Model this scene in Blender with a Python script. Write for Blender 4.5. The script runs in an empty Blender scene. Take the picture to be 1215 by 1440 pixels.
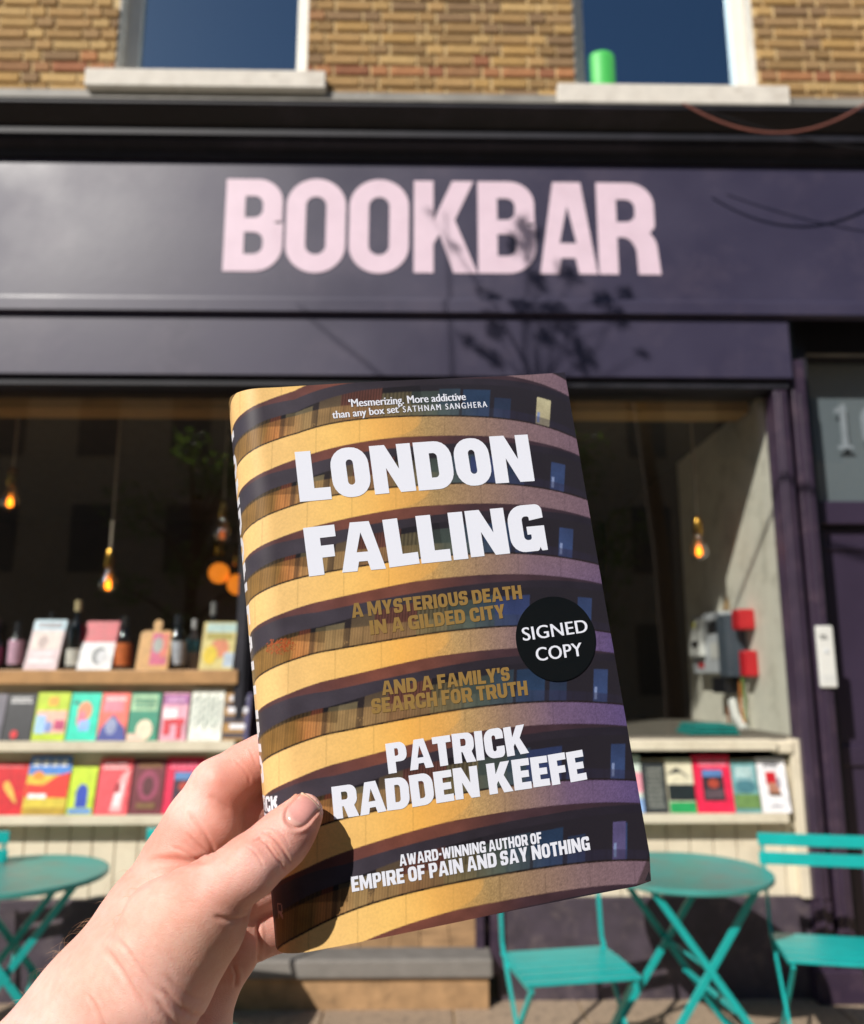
import bpy, bmesh, math, random
import numpy as np
from mathutils import Vector, Matrix
from mathutils.geometry import tessellate_polygon
from mathutils.bvhtree import BVHTree

random.seed(7)
RNG = np.random.default_rng(7)
SC = bpy.context.scene
COL = SC.collection

# ------------------------------------------------------------------ camera, sky, sun, exposure
FPX = 1168.0
TILT = math.radians(11.1)
YAW = math.radians(1.0)
CAM = np.array([0.0, 0.0, 1.54])
FW = np.array([math.sin(YAW) * math.cos(TILT), math.cos(YAW) * math.cos(TILT), math.sin(TILT)])
RT = np.array([math.cos(YAW), -math.sin(YAW), 0.0])
UP = np.cross(RT, FW)
cd = bpy.data.cameras.new('camera')
cd.sensor_fit = 'HORIZONTAL'
cd.sensor_width = 36.0
cd.lens = 36.0 * FPX / 1215.0
cd.clip_start = 0.05
cd.clip_end = 400.0
cd.dof.use_dof = True
cd.dof.focus_distance = 0.372
cd.dof.aperture_fstop = 11.5
cam = bpy.data.objects.new('camera', cd)
COL.objects.link(cam)
cam.matrix_world = Matrix(((RT[0], UP[0], -FW[0], CAM[0]), (RT[1], UP[1], -FW[1], CAM[1]), (RT[2], UP[2], -FW[2], CAM[2]), (0, 0, 0, 1)))
SC.camera = cam

SUN_EL = math.radians(38.0)
SUN_AZ = math.radians(37.0)          # to the left of the street side normal, behind the viewer
SUN = Vector((-math.sin(SUN_AZ) * math.cos(SUN_EL), -math.cos(SUN_AZ) * math.cos(SUN_EL), math.sin(SUN_EL)))
world = bpy.data.worlds.new('World')
SC.world = world
world.use_nodes = True
wn = world.node_tree
wn.nodes.clear()
sky = wn.nodes.new('ShaderNodeTexSky')
sky.sky_type = 'NISHITA'
sky.sun_disc = False
sky.sun_elevation = SUN_EL
sky.sun_rotation = math.atan2(SUN.x, SUN.y)
sky.air_density = 1.0
sky.dust_density = 0.3
sky.ozone_density = 3.0
bg = wn.nodes.new('ShaderNodeBackground')
bg.inputs['Strength'].default_value = 0.065
wo = wn.nodes.new('ShaderNodeOutputWorld')
wn.links.new(sky.outputs[0], bg.inputs[0])
wn.links.new(bg.outputs[0], wo.inputs[0])
sl = bpy.data.lights.new('sun', 'SUN')
sl.energy = 4.6
sl.angle = math.radians(0.5)
sl.color = (1.0, 0.95, 0.88)
sun = bpy.data.objects.new('sun', sl)
COL.objects.link(sun)
sun.rotation_euler = (-SUN).to_track_quat('-Z', 'Y').to_euler()
SC.view_settings.view_transform = 'Standard'
SC.view_settings.look = 'None'
SC.view_settings.exposure = 0.18
SC.view_settings.gamma = 1.0
SC.view_settings.use_curve_mapping = False
SC.cycles.use_denoising = True
SC.cycles.max_bounces = 8
SC.cycles.transparent_max_bounces = 12
SC.cycles.sample_clamp_indirect = 6.0

# ------------------------------------------------------------------ helpers
def ray(px, py):
    return FW + RT * (px - 607.5) / FPX - UP * (py - 720.0) / FPX

def at(px, py, Y):
    r = ray(px, py)
    return CAM + r * (Y - CAM[1]) / r[1]

def atx(px, py, X):
    r = ray(px, py)
    return CAM + r * (X - CAM[0]) / r[0]

def atz(px, py, Z):
    r = ray(px, py)
    return CAM + r * (Z - CAM[2]) / r[2]

def atd(px, py, d):
    return CAM + ray(px, py) * d

def lin(c):
    if isinstance(c, str):
        c = [int(c[i:i + 2], 16) / 255 for i in (0, 2, 4)]
    return tuple(x / 12.92 if x <= 0.04045 else ((x + 0.055) / 1.055) ** 2.4 for x in c)

def tag(o, label=None, cat=None, group=None, kind=None):
    if label: o['label'] = label
    if cat: o['category'] = cat
    if group: o['group'] = group
    if kind: o['kind'] = kind
    return o

def thing(name, label, cat, loc=(0, 0, 0), rotz=0.0, group=None):
    o = bpy.data.objects.new(name, None)
    o.empty_display_size = 0.05
    COL.objects.link(o)
    o.location = loc
    o.rotation_euler = (0, 0, rotz)
    return tag(o, label, cat, group)

def link_mesh(name, me, parent=None):
    o = bpy.data.objects.new(name, me)
    COL.objects.link(o)
    if parent is not None:
        o.parent = parent
    return o

def copy_tree(o, parent=None):
    c = o.copy()
    COL.objects.link(c)
    if parent is not None:
        c.parent = parent
    for ch in list(o.children):
        copy_tree(ch, c)
    return c

class MB:
    """collects shapes that become ONE mesh object"""
    def __init__(self):
        self.v = []; self.f = []; self.mi = []; self.cm = 0
    def add(self, vs, fs):
        n = len(self.v)
        self.v += [tuple(map(float, p)) for p in vs]
        self.f += [tuple(i + n for i in f) for f in fs]
        self.mi += [self.cm] * len(fs)
        return self
    def box(self, x0, x1, y0, y1, z0, z1, M=None):
        vs = [(x, y, z) for z in (z0, z1) for y in (y0, y1) for x in (x0, x1)]
        if M is not None:
            vs = [tuple(M @ Vector(p)) for p in vs]
        return self.add(vs, [(0, 2, 3, 1), (4, 5, 7, 6), (0, 1, 5, 4), (2, 6, 7, 3), (0, 4, 6, 2), (1, 3, 7, 5)])
    def bar(self, a, b, w, h, up=(0, 0, 1)):
        a = Vector(a); b = Vector(b); d = (b - a).normalized(); u = Vector(up)
        s = d.cross(u)
        if s.length < 1e-4: s = d.cross(Vector((1, 0, 0)))
        s.normalize(); u = s.cross(d)
        vs = []
        for p in (a, b):
            for i, j in ((-1, -1), (1, -1), (1, 1), (-1, 1)):
                vs.append(p + s * i * w / 2 + u * j * h / 2)
        return self.add(vs, [(0, 1, 2, 3), (7, 6, 5, 4), (0, 4, 5, 1), (1, 5, 6, 2), (2, 6, 7, 3), (3, 7, 4, 0)])
    def tube(self, pts, r, n=8, closed_ends=True):
        pts = [Vector(p) for p in pts]
        rs = r if isinstance(r, (list, tuple)) else [r] * len(pts)
        vs = []; fs = []
        prev = None
        for i, p in enumerate(pts):
            d = (pts[min(i + 1, len(pts) - 1)] - pts[max(i - 1, 0)]).normalized()
            ref = Vector((0, 0, 1)) if abs(d.z) < 0.9 else Vector((1, 0, 0))
            s = d.cross(ref).normalized() if prev is None else (prev - d * prev.dot(d)).normalized()
            prev = s
            u = d.cross(s)
            for k in range(n):
                a = 2 * math.pi * k / n
                vs.append(p + (s * math.cos(a) + u * math.sin(a)) * rs[i])
        for i in range(len(pts) - 1):
            for k in range(n):
                a = i * n + k; b = i * n + (k + 1) % n
                fs.append((a, b, b + n, a + n))
        if closed_ends:
            fs.append(tuple(reversed(range(n))))
            fs.append(tuple(range((len(pts) - 1) * n, len(pts) * n)))
        return self.add(vs, fs)
    def lathe(self, prof, c=(0, 0, 0), n=20, M=None):
        vs = []; fs = []
        for r, z in prof:
            for k in range(n):
                a = 2 * math.pi * k / n
                p = Vector((c[0] + r * math.cos(a), c[1] + r * math.sin(a), c[2] + z))
                vs.append(M @ p if M is not None else p)
        for i in range(len(prof) - 1):
            for k in range(n):
                a = i * n + k; b = i * n + (k + 1) % n
                fs.append((a, b, b + n, a + n))
        fs.append(tuple(reversed(range(n))))
        fs.append(tuple(range((len(prof) - 1) * n, len(prof) * n)))
        return self.add(vs, fs)
    def prism_x(self, prof, x0, x1):
        """prof: (y,z) outline extruded along x"""
        n = len(prof)
        vs = [(x0, y, z) for y, z in prof] + [(x1, y, z) for y, z in prof]
        fs = [(i, (i + 1) % n, (i + 1) % n + n, i + n) for i in range(n)]
        fs += [tuple(reversed(range(n))), tuple(range(n, 2 * n))]
        return self.add(vs, fs)
    def mesh(self, name, mats, smooth=False):
        me = bpy.data.meshes.new(name)
        me.from_pydata(self.v, [], self.f)
        for m in (mats if isinstance(mats, (list, tuple)) else [mats]):
            me.materials.append(m)
        if any(self.mi):
            me.polygons.foreach_set('material_index', self.mi)
        bm = bmesh.new(); bm.from_mesh(me)
        bmesh.ops.recalc_face_normals(bm, faces=bm.faces)
        bm.to_mesh(me); bm.free()
        if smooth:
            me.polygons.foreach_set('use_smooth', [True] * len(me.polygons))
            try: me.set_sharp_from_angle(angle=math.radians(40))
            except Exception: pass
        me.update()
        return me
    def build(self, name, mats, parent=None, smooth=False, bevel=0.0):
        o = link_mesh(name, self.mesh(name, mats, smooth), parent)
        if bevel:
            b = o.modifiers.new('bevel', 'BEVEL'); b.width = bevel; b.segments = 2; b.limit_method = 'ANGLE'
        return o

def bxo(name, x0, x1, y0, y1, z0, z1, m, parent=None, bevel=0.0):
    return MB().box(x0, x1, y0, y1, z0, z1).build(name, m, parent, bevel=bevel)

# ---- materials
def mat(name, c, rough=0.6, metal=0.0, var=0.12, scale=8.0, bump=0.1, bscale=60.0, bdist=0.002, spec=0.5, coat=0.0, dirt=None, dirt_amt=0.0, dscale=3.0, rvar=0.0, obj_var=0.0):
    m = bpy.data.materials.new(name)
    m.use_nodes = True
    nt = m.node_tree; N = nt.nodes; L = nt.links
    p = N['Principled BSDF']
    c = lin(c)
    tc = N.new('ShaderNodeTexCoord')
    no = N.new('ShaderNodeTexNoise'); no.inputs['Scale'].default_value = scale; no.inputs['Detail'].default_value = 5
    L.new(tc.outputs['Object'], no.inputs['Vector'])
    mr = N.new('ShaderNodeMapRange'); mr.inputs[1].default_value = 0.3; mr.inputs[2].default_value = 0.7
    mr.inputs[3].default_value = 1 - var; mr.inputs[4].default_value = 1 + var
    L.new(no.outputs['Fac'], mr.inputs[0])
    mx = N.new('ShaderNodeVectorMath'); mx.operation = 'SCALE'
    mx.inputs[0].default_value = c
    L.new(mr.outputs[0], mx.inputs['Scale'])
    out = mx.outputs[0]
    if obj_var:
        oi = N.new('ShaderNodeObjectInfo')
        m2 = N.new('ShaderNodeMapRange'); m2.inputs[3].default_value = 1 - obj_var; m2.inputs[4].default_value = 1 + obj_var
        L.new(oi.outputs['Random'], m2.inputs[0])
        s2 = N.new('ShaderNodeVectorMath'); s2.operation = 'SCALE'
        L.new(out, s2.inputs[0]); L.new(m2.outputs[0], s2.inputs['Scale'])
        out = s2.outputs[0]
    if dirt:
        n2 = N.new('ShaderNodeTexNoise'); n2.inputs['Scale'].default_value = dscale; n2.inputs['Detail'].default_value = 8; n2.inputs['Roughness'].default_value = 0.7
        L.new(tc.outputs['Object'], n2.inputs['Vector'])
        m3 = N.new('ShaderNodeMapRange'); m3.inputs[1].default_value = 0.5; m3.inputs[2].default_value = 0.72; m3.inputs[4].default_value = dirt_amt
        L.new(n2.outputs['Fac'], m3.inputs[0])
        mm = N.new('ShaderNodeMix'); mm.data_type = 'RGBA'
        L.new(m3.outputs[0], mm.inputs[0]); L.new(out, mm.inputs[6]); mm.inputs[7].default_value = (*lin(dirt), 1)
        out = mm.outputs[2]
    L.new(out, p.inputs['Base Color'])
    p.inputs['Roughness'].default_value = rough
    if rvar:
        mrr = N.new('ShaderNodeMapRange'); mrr.inputs[1].default_value = 0.3; mrr.inputs[2].default_value = 0.7
        mrr.inputs[3].default_value = max(0.02, rough - rvar); mrr.inputs[4].default_value = min(1, rough + rvar)
        L.new(no.outputs['Fac'], mrr.inputs[0]); L.new(mrr.outputs[0], p.inputs['Roughness'])
    p.inputs['Metallic'].default_value = metal
    p.inputs['Specular IOR Level'].default_value = spec
    p.inputs['Coat Weight'].default_value = coat
    if bump:
        nb = N.new('ShaderNodeTexNoise'); nb.inputs['Scale'].default_value = bscale; nb.inputs['Detail'].default_value = 4
        L.new(tc.outputs['Object'], nb.inputs['Vector'])
        bp = N.new('ShaderNodeBump'); bp.inputs['Strength'].default_value = bump; bp.inputs['Distance'].default_value = bdist
        L.new(nb.outputs['Fac'], bp.inputs['Height']); L.new(bp.outputs[0], p.inputs['Normal'])
    return m

def glass_mat(name, tint=(1, 1, 1), ior=1.5, rough=0.0, boost=1.0, wav=0.0, refl_tint=(1, 1, 1)):
    m = bpy.data.materials.new(name); m.use_nodes = True
    nt = m.node_tree; N = nt.nodes; L = nt.links; N.clear()
    o = N.new('ShaderNodeOutputMaterial'); t = N.new('ShaderNodeBsdfTransparent'); g = N.new('ShaderNodeBsdfGlossy')
    t.inputs[0].default_value = (*tint, 1); g.inputs['Color'].default_value = (*refl_tint, 1); g.inputs['Roughness'].default_value = rough
    ge = N.new('ShaderNodeNewGeometry'); dt = N.new('ShaderNodeVectorMath'); dt.operation = 'DOT_PRODUCT'
    L.new(ge.outputs['Normal'], dt.inputs[0]); L.new(ge.outputs['Incoming'], dt.inputs[1])
    ab = N.new('ShaderNodeMath'); ab.operation = 'ABSOLUTE'; L.new(dt.outputs['Value'], ab.inputs[0])
    om = N.new('ShaderNodeMath'); om.operation = 'SUBTRACT'; om.inputs[0].default_value = 1.0; L.new(ab.outputs[0], om.inputs[1])
    pw = N.new('ShaderNodeMath'); pw.operation = 'POWER'; pw.inputs[1].default_value = 5.0; L.new(om.outputs[0], pw.inputs[0])
    fr = N.new('ShaderNodeMath'); fr.operation = 'MULTIPLY_ADD'; fr.inputs[1].default_value = .96; fr.inputs[2].default_value = .042; L.new(pw.outputs[0], fr.inputs[0])
    mu = N.new('ShaderNodeMath'); mu.operation = 'MULTIPLY'; mu.inputs[1].default_value = 1.8 * boost; mu.use_clamp = True
    mi = N.new('ShaderNodeMixShader')
    L.new(fr.outputs[0], mu.inputs[0]); L.new(mu.outputs[0], mi.inputs[0]); L.new(t.outputs[0], mi.inputs[1]); L.new(g.outputs[0], mi.inputs[2])
    L.new(mi.outputs[0], o.inputs[0])
    if wav:
        tc = N.new('ShaderNodeTexCoord'); no = N.new('ShaderNodeTexNoise'); no.inputs['Scale'].default_value = 2.5
        L.new(tc.outputs['Object'], no.inputs['Vector'])
        bp = N.new('ShaderNodeBump'); bp.inputs['Strength'].default_value = wav; bp.inputs['Distance'].default_value = 0.01
        L.new(no.outputs['Fac'], bp.inputs['Height']); L.new(bp.outputs[0], g.inputs['Normal'])
    return m

def emis_mat(name, c, s):
    m = bpy.data.materials.new(name); m.use_nodes = True
    p = m.node_tree.nodes['Principled BSDF']
    p.inputs['Base Color'].default_value = (*lin(c), 1)
    p.inputs['Emission Color'].default_value = (*lin(c), 1); p.inputs['Emission Strength'].default_value = s
    return m

def vcol_mat(name, attr='paint', rough=0.4, coat=0.0, bump=0.0, bscale=900.0, grain=0.06, spec=0.5):
    m = bpy.data.materials.new(name); m.use_nodes = True
    nt = m.node_tree; N = nt.nodes; L = nt.links; p = N['Principled BSDF']
    a = N.new('ShaderNodeVertexColor'); a.layer_name = attr
    tc = N.new('ShaderNodeTexCoord'); no = N.new('ShaderNodeTexNoise'); no.inputs['Scale'].default_value = bscale
    L.new(tc.outputs['Object'], no.inputs['Vector'])
    mr = N.new('ShaderNodeMapRange'); mr.inputs[1].default_value = 0.3; mr.inputs[2].default_value = 0.7; mr.inputs[3].default_value = 1 - grain; mr.inputs[4].default_value = 1 + grain
    L.new(no.outputs['Fac'], mr.inputs[0])
    sc = N.new('ShaderNodeVectorMath'); sc.operation = 'SCALE'
    L.new(a.outputs[0], sc.inputs[0]); L.new(mr.outputs[0], sc.inputs['Scale']); L.new(sc.outputs[0], p.inputs['Base Color'])
    p.inputs['Roughness'].default_value = rough; p.inputs['Coat Weight'].default_value = coat; p.inputs['Coat Roughness'].default_value = 0.25
    p.inputs['Specular IOR Level'].default_value = spec
    if bump:
        bp = N.new('ShaderNodeBump'); bp.inputs['Strength'].default_value = bump; bp.inputs['Distance'].default_value = 0.0002
        L.new(no.outputs['Fac'], bp.inputs['Height']); L.new(bp.outputs[0], p.inputs['Normal'])
    return m

# ---- block lettering: each glyph is an outline with holes, height 1
def fillet(pts, seg=6):
    out = []
    n = len(pts)
    for i, p in enumerate(pts):
        x, y = p[0], p[1]; r = p[2] if len(p) > 2 else 0
        if r <= 0:
            out.append((x, y)); continue
        a = np.array(pts[i - 1][:2]) - (x, y); b = np.array(pts[(i + 1) % n][:2]) - (x, y)
        la, lb = np.linalg.norm(a), np.linalg.norm(b)
        r = min(r, la * 0.5, lb * 0.5)
        pa = np.array((x, y)) + a / la * r; pb = np.array((x, y)) + b / lb * r
        for k in range(seg + 1):
            t = k / seg
            # conic close to a circle arc
            w = 0.7071; d = (1 - t) ** 2 + 2 * w * t * (1 - t) + t * t
            q = ((1 - t) ** 2 * pa + 2 * w * t * (1 - t) * np.array((x, y)) + t * t * pb) / d
            out.append((float(q[0]), float(q[1])))
    return out

def glyph(ch, W, S, T, R=0.3):
    ri = max(0.0, R - S * 0.75)
    H = 0.5
    g = {
     'I': [[(0,0),(S,0),(S,1),(0,1)]],
     'L': [[(0,0),(W,0),(W,T),(S,T),(S,1),(0,1)]],
     'T': [[(W/2-S/2,0),(W/2+S/2,0),(W/2+S/2,1-T),(W,1-T),(W,1),(0,1),(0,1-T),(W/2-S/2,1-T)]],
     'F': [[(0,0),(S,0),(S,.5-T*.62),(W*.9,.5-T*.62),(W*.9,.5+T*.38),(S,.5+T*.38),(S,1-T),(W,1-T),(W,1),(0,1)]],
     'E': [[(0,0),(W,0),(W,T),(S,T),(S,.5-T*.48),(W*.92,.5-T*.48),(W*.92,.5+T*.48),(S,.5+T*.48),(S,1-T),(W,1-T),(W,1),(0,1)]],
     'H': [[(0,0),(S,0),(S,.5-T/2),(W-S,.5-T/2),(W-S,0),(W,0),(W,1),(W-S,1),(W-S,.5+T/2),(S,.5+T/2),(S,1),(0,1)]],
     'N': [[(0,0),(S*.95,0),(S*.95,.52),(W-S*1.02,0),(W,0),(W,1),(W-S*.95,1),(W-S*.95,.48),(S*1.02,1),(0,1)]],
     'M': [[(0,0),(S*.9,0),(S*.9,.58),(W*.5-.09,.06),(W*.5+.09,.06),(W-S*.9,.58),(W-S*.9,0),(W,0),(W,1),(W-S*1.1,1),(W*.5,.46),(S*1.1,1),(0,1)]],
     'W': [[(W*.17,0),(W*.42,0),(W*.5,.42),(W*.58,0),(W*.83,0),(W,1),(W-S*.9,1),(W*.72,.42),(W*.6,.95),(W*.4,.95),(W*.28,.42),(S*.9,1),(0,1)]],
     'A': [[(0,0),(S*.98,0),(S*.98+.05,.19),(W-S*.98-.05,.19),(W-S*.98,0),(W,0),(W*.5+S*.62,1),(W*.5-S*.62,1)], [(W*.5-W*.13,.38),(W*.5+W*.13,.38),(W*.5,.78)]],
     'K': [[(0,0),(S,0),(S,.30),(S+.07,.40),(W-S*1.12,0),(W,0),(W*.68,.56),(W-.02,1),(W-S*1.15,1),(S,.62),(S,1),(0,1)]],
     'O': [[(0,0,R),(W,0,R),(W,1,R),(0,1,R)], [(S,T,ri+.03),(S,1-T,ri+.03),(W-S,1-T,ri+.03),(W-S,T,ri+.03)]],
     'D': [[(0,0),(W,0,R),(W,1,R),(0,1)], [(S,T),(S,1-T),(W-S,1-T,ri+.05),(W-S,T,ri+.05)]],
     'P': [[(0,0),(S,0),(S,.36),(W,.36,R*.8),(W,1,R*.8),(0,1)], [(S,.36+T*.85),(S,1-T*.85),(W-S,1-T*.85,.08),(W-S,.36+T*.85,.08)]],
     'R': [[(0,0),(S,0),(S,.36),(S+.05,.36),(W-S*1.1,0),(W+.03,0),(W*.86,.36,.03),(W,.48,.12),(W,1,R*.8),(0,1)], [(S,.40+T*.7),(S,1-T*.85),(W-S,1-T*.85,.08),(W-S,.40+T*.7,.08)]],
     'B': [[(0,0),(W,0,.26),(W,.56,.18),(W-.13,.53),(W-.03,.50,.15),(W-.03,1,.24),(0,1)], [(S,T),(S,.5-T*.36),(W-S,.5-T*.36,.08),(W-S,T,.1)], [(S,.5+T*.42),(S,1-T),(W-S-.03,1-T,.1),(W-S-.03,.5+T*.42,.08)]],
     'C': [[(0,0,R),(W,0,R),(W,.38),(W-S,.38),(W-S,T,ri),(S,T,ri),(S,1-T,ri),(W-S,1-T,ri),(W-S,.63),(W,.63),(W,1,R),(0,1,R)]],
     'G': [[(0,0,R),(W-S*.6,0,R*.6),(W-S*.5,.08),(W-S*.4,0),(W,0),(W,.53),(W*.5,.53),(W*.5,.36),(W-S,.36),(W-S,T,ri),(S,T,ri),(S,1-T,ri),(W-S,1-T,ri),(W-S,.66),(W,.70),(W,1,R),(0,1,R)]],
     'S': [[(0,.33),(0,0,R),(W,0,R),(W,.5+T*.55,R),(S,.5+T*.55,.03),(S,1-T*.9,.06),(W-S,1-T*.9,.06),(W-S,.69),(W,.69),(W,1,R),(0,1,R),(0,.5-T*.45,R),(W-S,.5-T*.45,.03),(W-S,T*.9,.06),(S,T*.9,.06),(S,.33)]],
     'U': [[(0,0,R),(W,0,R),(W,1),(W-S,1),(W-S,T,ri),(S,T,ri),(S,1),(0,1)]],
     'Y': [[(W/2-S/2,0),(W/2+S/2,0),(W/2+S/2,.38),(W,1),(W-S*1.08,1),(W/2,.64),(S*1.08,1),(0,1),(W/2-S/2,.38)]],
     '-': [[(0,.38),(W,.38),(W,.58),(0,.58)]],
     "'": [[(0.02,.62),(S*.7,.62),(S*.95,1),(0,1)]],
    }[ch]
    return [fillet(c) for c in g]

WID = {'I': 0.0, 'L': .66, 'T': .72, 'F': .66, 'E': .66, 'H': .82, 'N': .90, 'M': 1.08, 'W': 1.2, 'A': .92, 'K': .90, 'O': .80, 'D': .82, 'P': .77, 'R': .84, 'B': .80, 'C': .78, 'G': .82, 'S': .74, 'U': .80, 'Y': .84, '-': .34, "'": .2}

def word(text, S=.27, T=.2, R=.3, wid=None, gap=.05, space=.30, wobble=0.0):
    """list of (char, contours, x0, x1) with height 1, left at x=0"""
    out = []; x = 0.0
    rnd = random.Random(hash_text(text))
    for ch in text:
        if ch == ' ':
            x += space; continue
        W = (wid or WID)[ch]
        if ch == 'I': W = S
        cs = glyph(ch, W, S, T, R)
        if wobble:
            a = rnd.uniform(-wobble, wobble); s = 1 + rnd.uniform(-wobble, wobble) * .5; dy = rnd.uniform(-wobble, wobble) * .2
            ca, sa = math.cos(a), math.sin(a)
            cs = [[((px - W/2) * s * ca - (py - .5) * s * sa + W/2, (px - W/2) * s * sa + (py - .5) * s * ca + .5 + dy) for px, py in c] for c in cs]
        out.append((ch, [[(px + x, py) for px, py in c] for c in cs], x, x + W))
        x += W + gap
    return out, x - gap

def hash_text(t):
    h = 7
    for c in t: h = (h * 31 + ord(c)) % 100003
    return h

def tess(contours):
    polys = [[Vector((x, y, 0)) for x, y in c] for c in contours]
    tris = tessellate_polygon(polys)
    flat = [p for c in contours for p in c]
    return flat, [tuple(t) for t in tris]

_FONTCACHE = {}
def plain_text(text, bold=0.0, spacing=1.0):
    """triangles of the built-in sans font, cap height 1; returns (verts, tris, width)"""
    cu = bpy.data.curves.new('lettering_source', 'FONT')
    cu.body = text; cu.size = 1.0; cu.offset = bold; cu.space_character = spacing; cu.resolution_u = 4
    o = bpy.data.objects.new('lettering_source', cu)
    COL.objects.link(o)
    dg = bpy.context.evaluated_depsgraph_get()
    me = o.evaluated_get(dg).to_mesh()
    vs = np.array([v.co[:2] for v in me.vertices]); me.calc_loop_triangles()
    ts = [tuple(t.vertices) for t in me.loop_triangles]
    o.evaluated_get(dg).to_mesh_clear()
    bpy.data.objects.remove(o); bpy.data.curves.remove(cu)
    vs[:, 0] -= vs[:, 0].min()
    h = 0.70
    return vs / h, ts, vs[:, 0].max() / h

# ------------------------------------------------------------------ the held book: pose and surface
def rodrigues(r):
    r = np.array(r, float); th = np.linalg.norm(r); k = r / th
    K = np.array([[0, -k[2], k[1]], [k[2], 0, -k[0]], [-k[1], k[0], 0]])
    return np.eye(3) + math.sin(th) * K + (1 - math.cos(th)) * K @ K
BR = rodrigues([0.22054333, -0.21406787, 0.11022072])
BT = np.array([0.00576572, -0.05338708, 0.37302761])
BH = 0.240
XR = 0.0785          # right edge of the front cover
XF = -0.0705         # where the flat front starts to roll over into the spine
CAMB = np.stack([RT, UP, FW])
def bw(p):
    """book space (x right, y up, z out of the cover) to world"""
    p = np.atleast_2d(np.asarray(p, float)) * (1, 1, -1)
    q = p @ BR.T + BT
    return CAM + q @ CAMB
def px2book(px, py):
    """point of the flat front seen at a pixel of the photograph"""
    r = np.array([(px - 607.5) / FPX, -(py - 720.0) / FPX, 1.0])
    n = BR[:, 2]
    t = (n @ BT) / (n @ r)
    q = BR.T @ (r * t - BT)
    return q[0], q[1]
# cross-section of the jacket, from the front's free edge over the spine to the back's free edge
ROLX, ROLZ, THK = 0.0146, 0.013, 0.033
prof = []
for x in np.arange(XR, XF, -0.00042): prof.append((x, 0.0))
for a in np.linspace(0, math.pi / 2, 50): prof.append((XF - ROLX * math.sin(a), -ROLZ + ROLZ * math.cos(a)))
for z in np.linspace(-ROLZ, -THK + 0.008, 12)[1:]: prof.append((XF - ROLX - 0.0006 * math.sin((z + ROLZ) / (THK - 0.008 - ROLZ) * -math.pi), z))
for a in np.linspace(0, math.pi / 2, 10)[1:]: prof.append((XF - ROLX + 0.010 - 0.010 * math.cos(a), -THK + 0.008 - 0.008 * math.sin(a)))
for x in np.linspace(XF, XR, 30): prof.append((x, -THK))
prof = np.array(prof)
arc = np.concatenate([[0], np.cumsum(np.linalg.norm(np.diff(prof, axis=0), axis=1))])
S_OF = XR - arc      # s equals x on the flat front, and goes on past XF round the spine
def bulge(x, y):
    """the loose jacket does not lie dead flat"""
    e = np.clip((np.abs(y) - 0.095) / 0.025, 0, 1) ** 2
    return 0.0009 * np.sin((x - XF) / (XR - XF) * math.pi) * (0.6 + 0.4 * np.cos(y * 19)) + 0.0006 * np.sin(x * 46 + y * 21) * e + 0.0005 * np.clip((x - 0.06) / 0.02, 0, 1)
def surf(s, y, off=0.0):
    s = np.asarray(s, float); y = np.asarray(y, float)
    order = np.argsort(S_OF)
    x = np.interp(s, S_OF[order], prof[order, 0]); z = np.interp(s, S_OF[order], prof[order, 1])
    dx = np.gradient(prof[:, 0]); dz = np.gradient(prof[:, 1])
    L_ = np.hypot(dx, dz); nx = (dz / L_); nz = (-dx / L_)
    NX = np.interp(s, S_OF[order], nx[order]); NZ = np.interp(s, S_OF[order], nz[order])
    b = bulge(x, y) * (s > XF - 0.001) * np.clip((s - XF) / 0.01, 0, 1)
    return np.stack([x + NX * off, y, z + b + NZ * off], -1)

# ---- the printed picture: curved balconies of a tower, floor after floor
pts = {0: [(387,556-10.5),(780,532)],
 1: [(387,613),(432,602),(481,594),(564,588),(619,586),(653,586),(706,588),(748,594),(785,603),(807,612)],
 2: [(387,716),(416,706),(469,698),(564,686),(619,683),(653,681),(706,683),(758,689),(785,694),(820,703)],
 3: [(387,823),(432,810),(485,799),(564,789),(619,784),(653,780),(706,780),(758,782),(805,785),(840,793)],
 4: [(432,930),(485,915),(537,904),(619,892),(661,884),(722,881),(840,889),(860,894)],
 5: [(432,1043),(485,1030),(537,1018),(619,1005),(661,994),(722,990),(783,988),(844,989),(876,993)],
 6: [(455,1163),(485,1150),(537,1138),(619,1121),(661,1115),(722,1104),(783,1100),(844,1098),(893,1099)],
 7: [(464,1287),(548,1264),(604,1252),(692,1233),(783,1219),(875,1210),(910,1209)]}
rows = []; rhs = []
for k, L_ in pts.items():
    for (px, py) in L_:
        x, y = px2book(px, py); u = x / 0.08
        rows.append([kk * uu for kk in (1, k, k * k) for uu in (1, u, u * u, u ** 3, u ** 4)]); rhs.append(y)
rows = np.array(rows); lamr = 1e-3 * np.eye(15); lamr[0, 0] = 0
BC = np.linalg.solve(rows.T @ rows + lamr * 0.3, rows.T @ np.array(rhs))
def yband(k, s):
    u = s / 0.08
    uc = np.clip(u, -0.70, 1.0)
    base = sum(BC[i * 5 + j] * k ** i * uc ** j for i in range(3) for j in range(5))
    slope = sum(BC[i * 5 + j] * k ** i * j * (-0.70) ** (j - 1) for i in range(3) for j in range(1, 5))
    over = np.clip(-0.70 - u, 0, 1)
    return base - over * np.clip(slope, .008, .016) - over ** 2 * 0.030
def floor_of(s, y):
    ks = np.linspace(-1.5, 9.5, 89)
    s = np.asarray(s); out = np.empty(np.broadcast(s, y).shape)
    for i, si in enumerate(s[:, 0]):
        yk = yband(ks, si)
        out[i] = np.interp(-y[i], -yk, ks)
    return out
def rampc(x, stops):
    xs = [q[0] for q in stops]; cs = np.array([lin([v / 255 for v in q[1]]) for q in stops])
    return np.stack([np.interp(x, xs, cs[:, j]) for j in range(3)], -1)
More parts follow.
